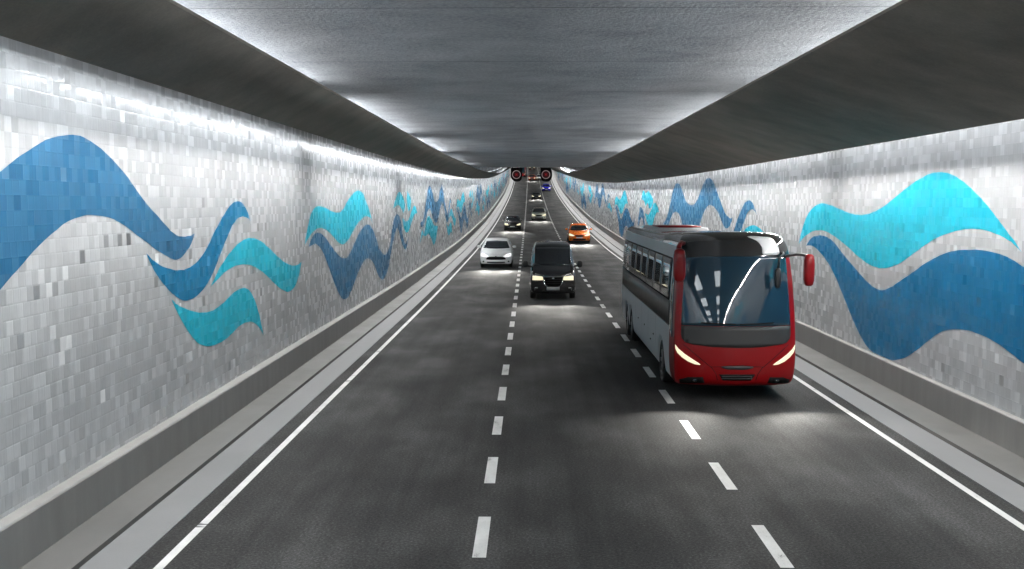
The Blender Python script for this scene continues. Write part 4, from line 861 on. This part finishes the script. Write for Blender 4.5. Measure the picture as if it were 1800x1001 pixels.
# ------------------------------------------------------------------ lane signals hung from the ceiling
def signal(x, d, label, stem):
    e = bpy.data.objects.new('lane_signal', None); COL.objects.link(e)
    zc = hz(d)+6.22
    e.location = (x, d, zc); tag(e, label, 'signal', 'lane signals hung from the ceiling')
    def plate(nm, outline, y, th, mt, par):
        b = bmesh.new(); f = b.faces.new([b.verts.new((a, y, z)) for a, z in outline])
        ex = bmesh.ops.extrude_face_region(b, geom=[f])
        bmesh.ops.translate(b, vec=(0,th,0), verts=[g for g in ex['geom'] if isinstance(g, bmesh.types.BMVert)])
        bmesh.ops.recalc_face_normals(b, faces=b.faces)
        return from_bm(nm, b, mt, par)
    if stem: out = smooth_closed([(-.70,.55), (-.62,.80), (0,.86), (.52,.82), (.70,.5), (.76,.0), (.68,-.45), (.40,-.78), (0,-.86), (-.40,-.78), (-.66,-.40), (-.72,.0)], 4)
    else: out = [(-.70,.84), (.68,.84), (.70,-.10), (.62,-.55), (.40,-.80), (.10,-.86), (-.28,-.82), (-.58,-.55), (-.70,-.25)]
    p = plate('backboard', out, 0, .16, M['matt'], e)
    def ringm(r0, r1, y, th, mt, nm):
        b = bmesh.new(); n = 40; A = []
        for rr_ in (r0, r1): A.append([[b.verts.new((rr_*math.cos(k/n*math.tau)-.02, yy, rr_*math.sin(k/n*math.tau))) for k in range(n)] for yy in (y, y+th)])
        for k in range(n):
            q = (k+1) % n
            b.faces.new((A[0][0][k],A[0][0][q],A[1][0][q],A[1][0][k])); b.faces.new((A[1][0][k],A[1][0][q],A[1][1][q],A[1][1][k])); b.faces.new((A[0][1][k],A[0][1][q],A[0][0][q],A[0][0][k]))
        bmesh.ops.recalc_face_normals(b, faces=b.faces)
        return from_bm(nm, b, mt, e)
    ringm(.44, .52, -.03, .03, M['ring'], 'ring')
    disc = plate('lens', [(.36*math.cos(k/32*math.tau)-.02, .36*math.sin(k/32*math.tau)) for k in range(32)], -.02, .02, M['red_lamp'], e)
    b = bmesh.new()
    for a in (45, -45): bmesh.ops.create_cube(b, size=1, matrix=Matrix.Translation((-.02,-.028,0)) @ Matrix.Rotation(R(a), 4, 'Y') @ Matrix.Diagonal((.07,.012,.34,1)))
    from_bm('cross', b, M['red_cross'], disc)
    top = ZC-6.22+(hz(d)-hz(d))
    for px in ((-.62,) if stem else (-.5,.5)):
        tube('hanger', [(px, .08, .75), (px, .08, top+.02)], .045, M['matt'], e)
signal(-1.58, 130, 'black lane signal with a lit ring and squared top, beside the far red coach', False)
signal(2.04, 130, 'rounded black lane signal hanging on a single stem above the blue car', True)

# ------------------------------------------------------------------ world, camera, render settings
w = bpy.data.worlds.new('World'); sc.world = w; w.use_nodes = True
nt = w.node_tree
sky = nt.nodes.new('ShaderNodeTexSky'); sky.sky_type = 'NISHITA'; sky.sun_disc = False
sky.sun_elevation = R(30); sky.sun_rotation = R(40)
nt.links.new(sky.outputs[0], nt.nodes['Background'].inputs['Color']); nt.nodes['Background'].inputs['Strength'].default_value = .05

cd = bpy.data.cameras.new('Camera'); cam = bpy.data.objects.new('Camera', cd); COL.objects.link(cam)
cd.sensor_width = 36; cd.lens = 37.0; cd.clip_start = .05; cd.clip_end = 2000
cam.location = (0, 0, 4.19)
cam.rotation_euler = (R(90-4.47), 0, R(.945))
sc.camera = cam
sc.render.engine = 'CYCLES'
sc.cycles.use_denoising = True
sc.cycles.max_bounces = 10; sc.cycles.diffuse_bounces = 6; sc.cycles.glossy_bounces = 4; sc.cycles.transmission_bounces = 2
sc.cycles.caustics_reflective = False; sc.cycles.caustics_refractive = False
sc.cycles.sample_clamp_indirect = 6
sc.cycles.use_light_tree = True
sc.view_settings.view_transform = 'Standard'; sc.view_settings.look = 'None'
sc.view_settings.exposure = .42; sc.view_settings.gamma = 1
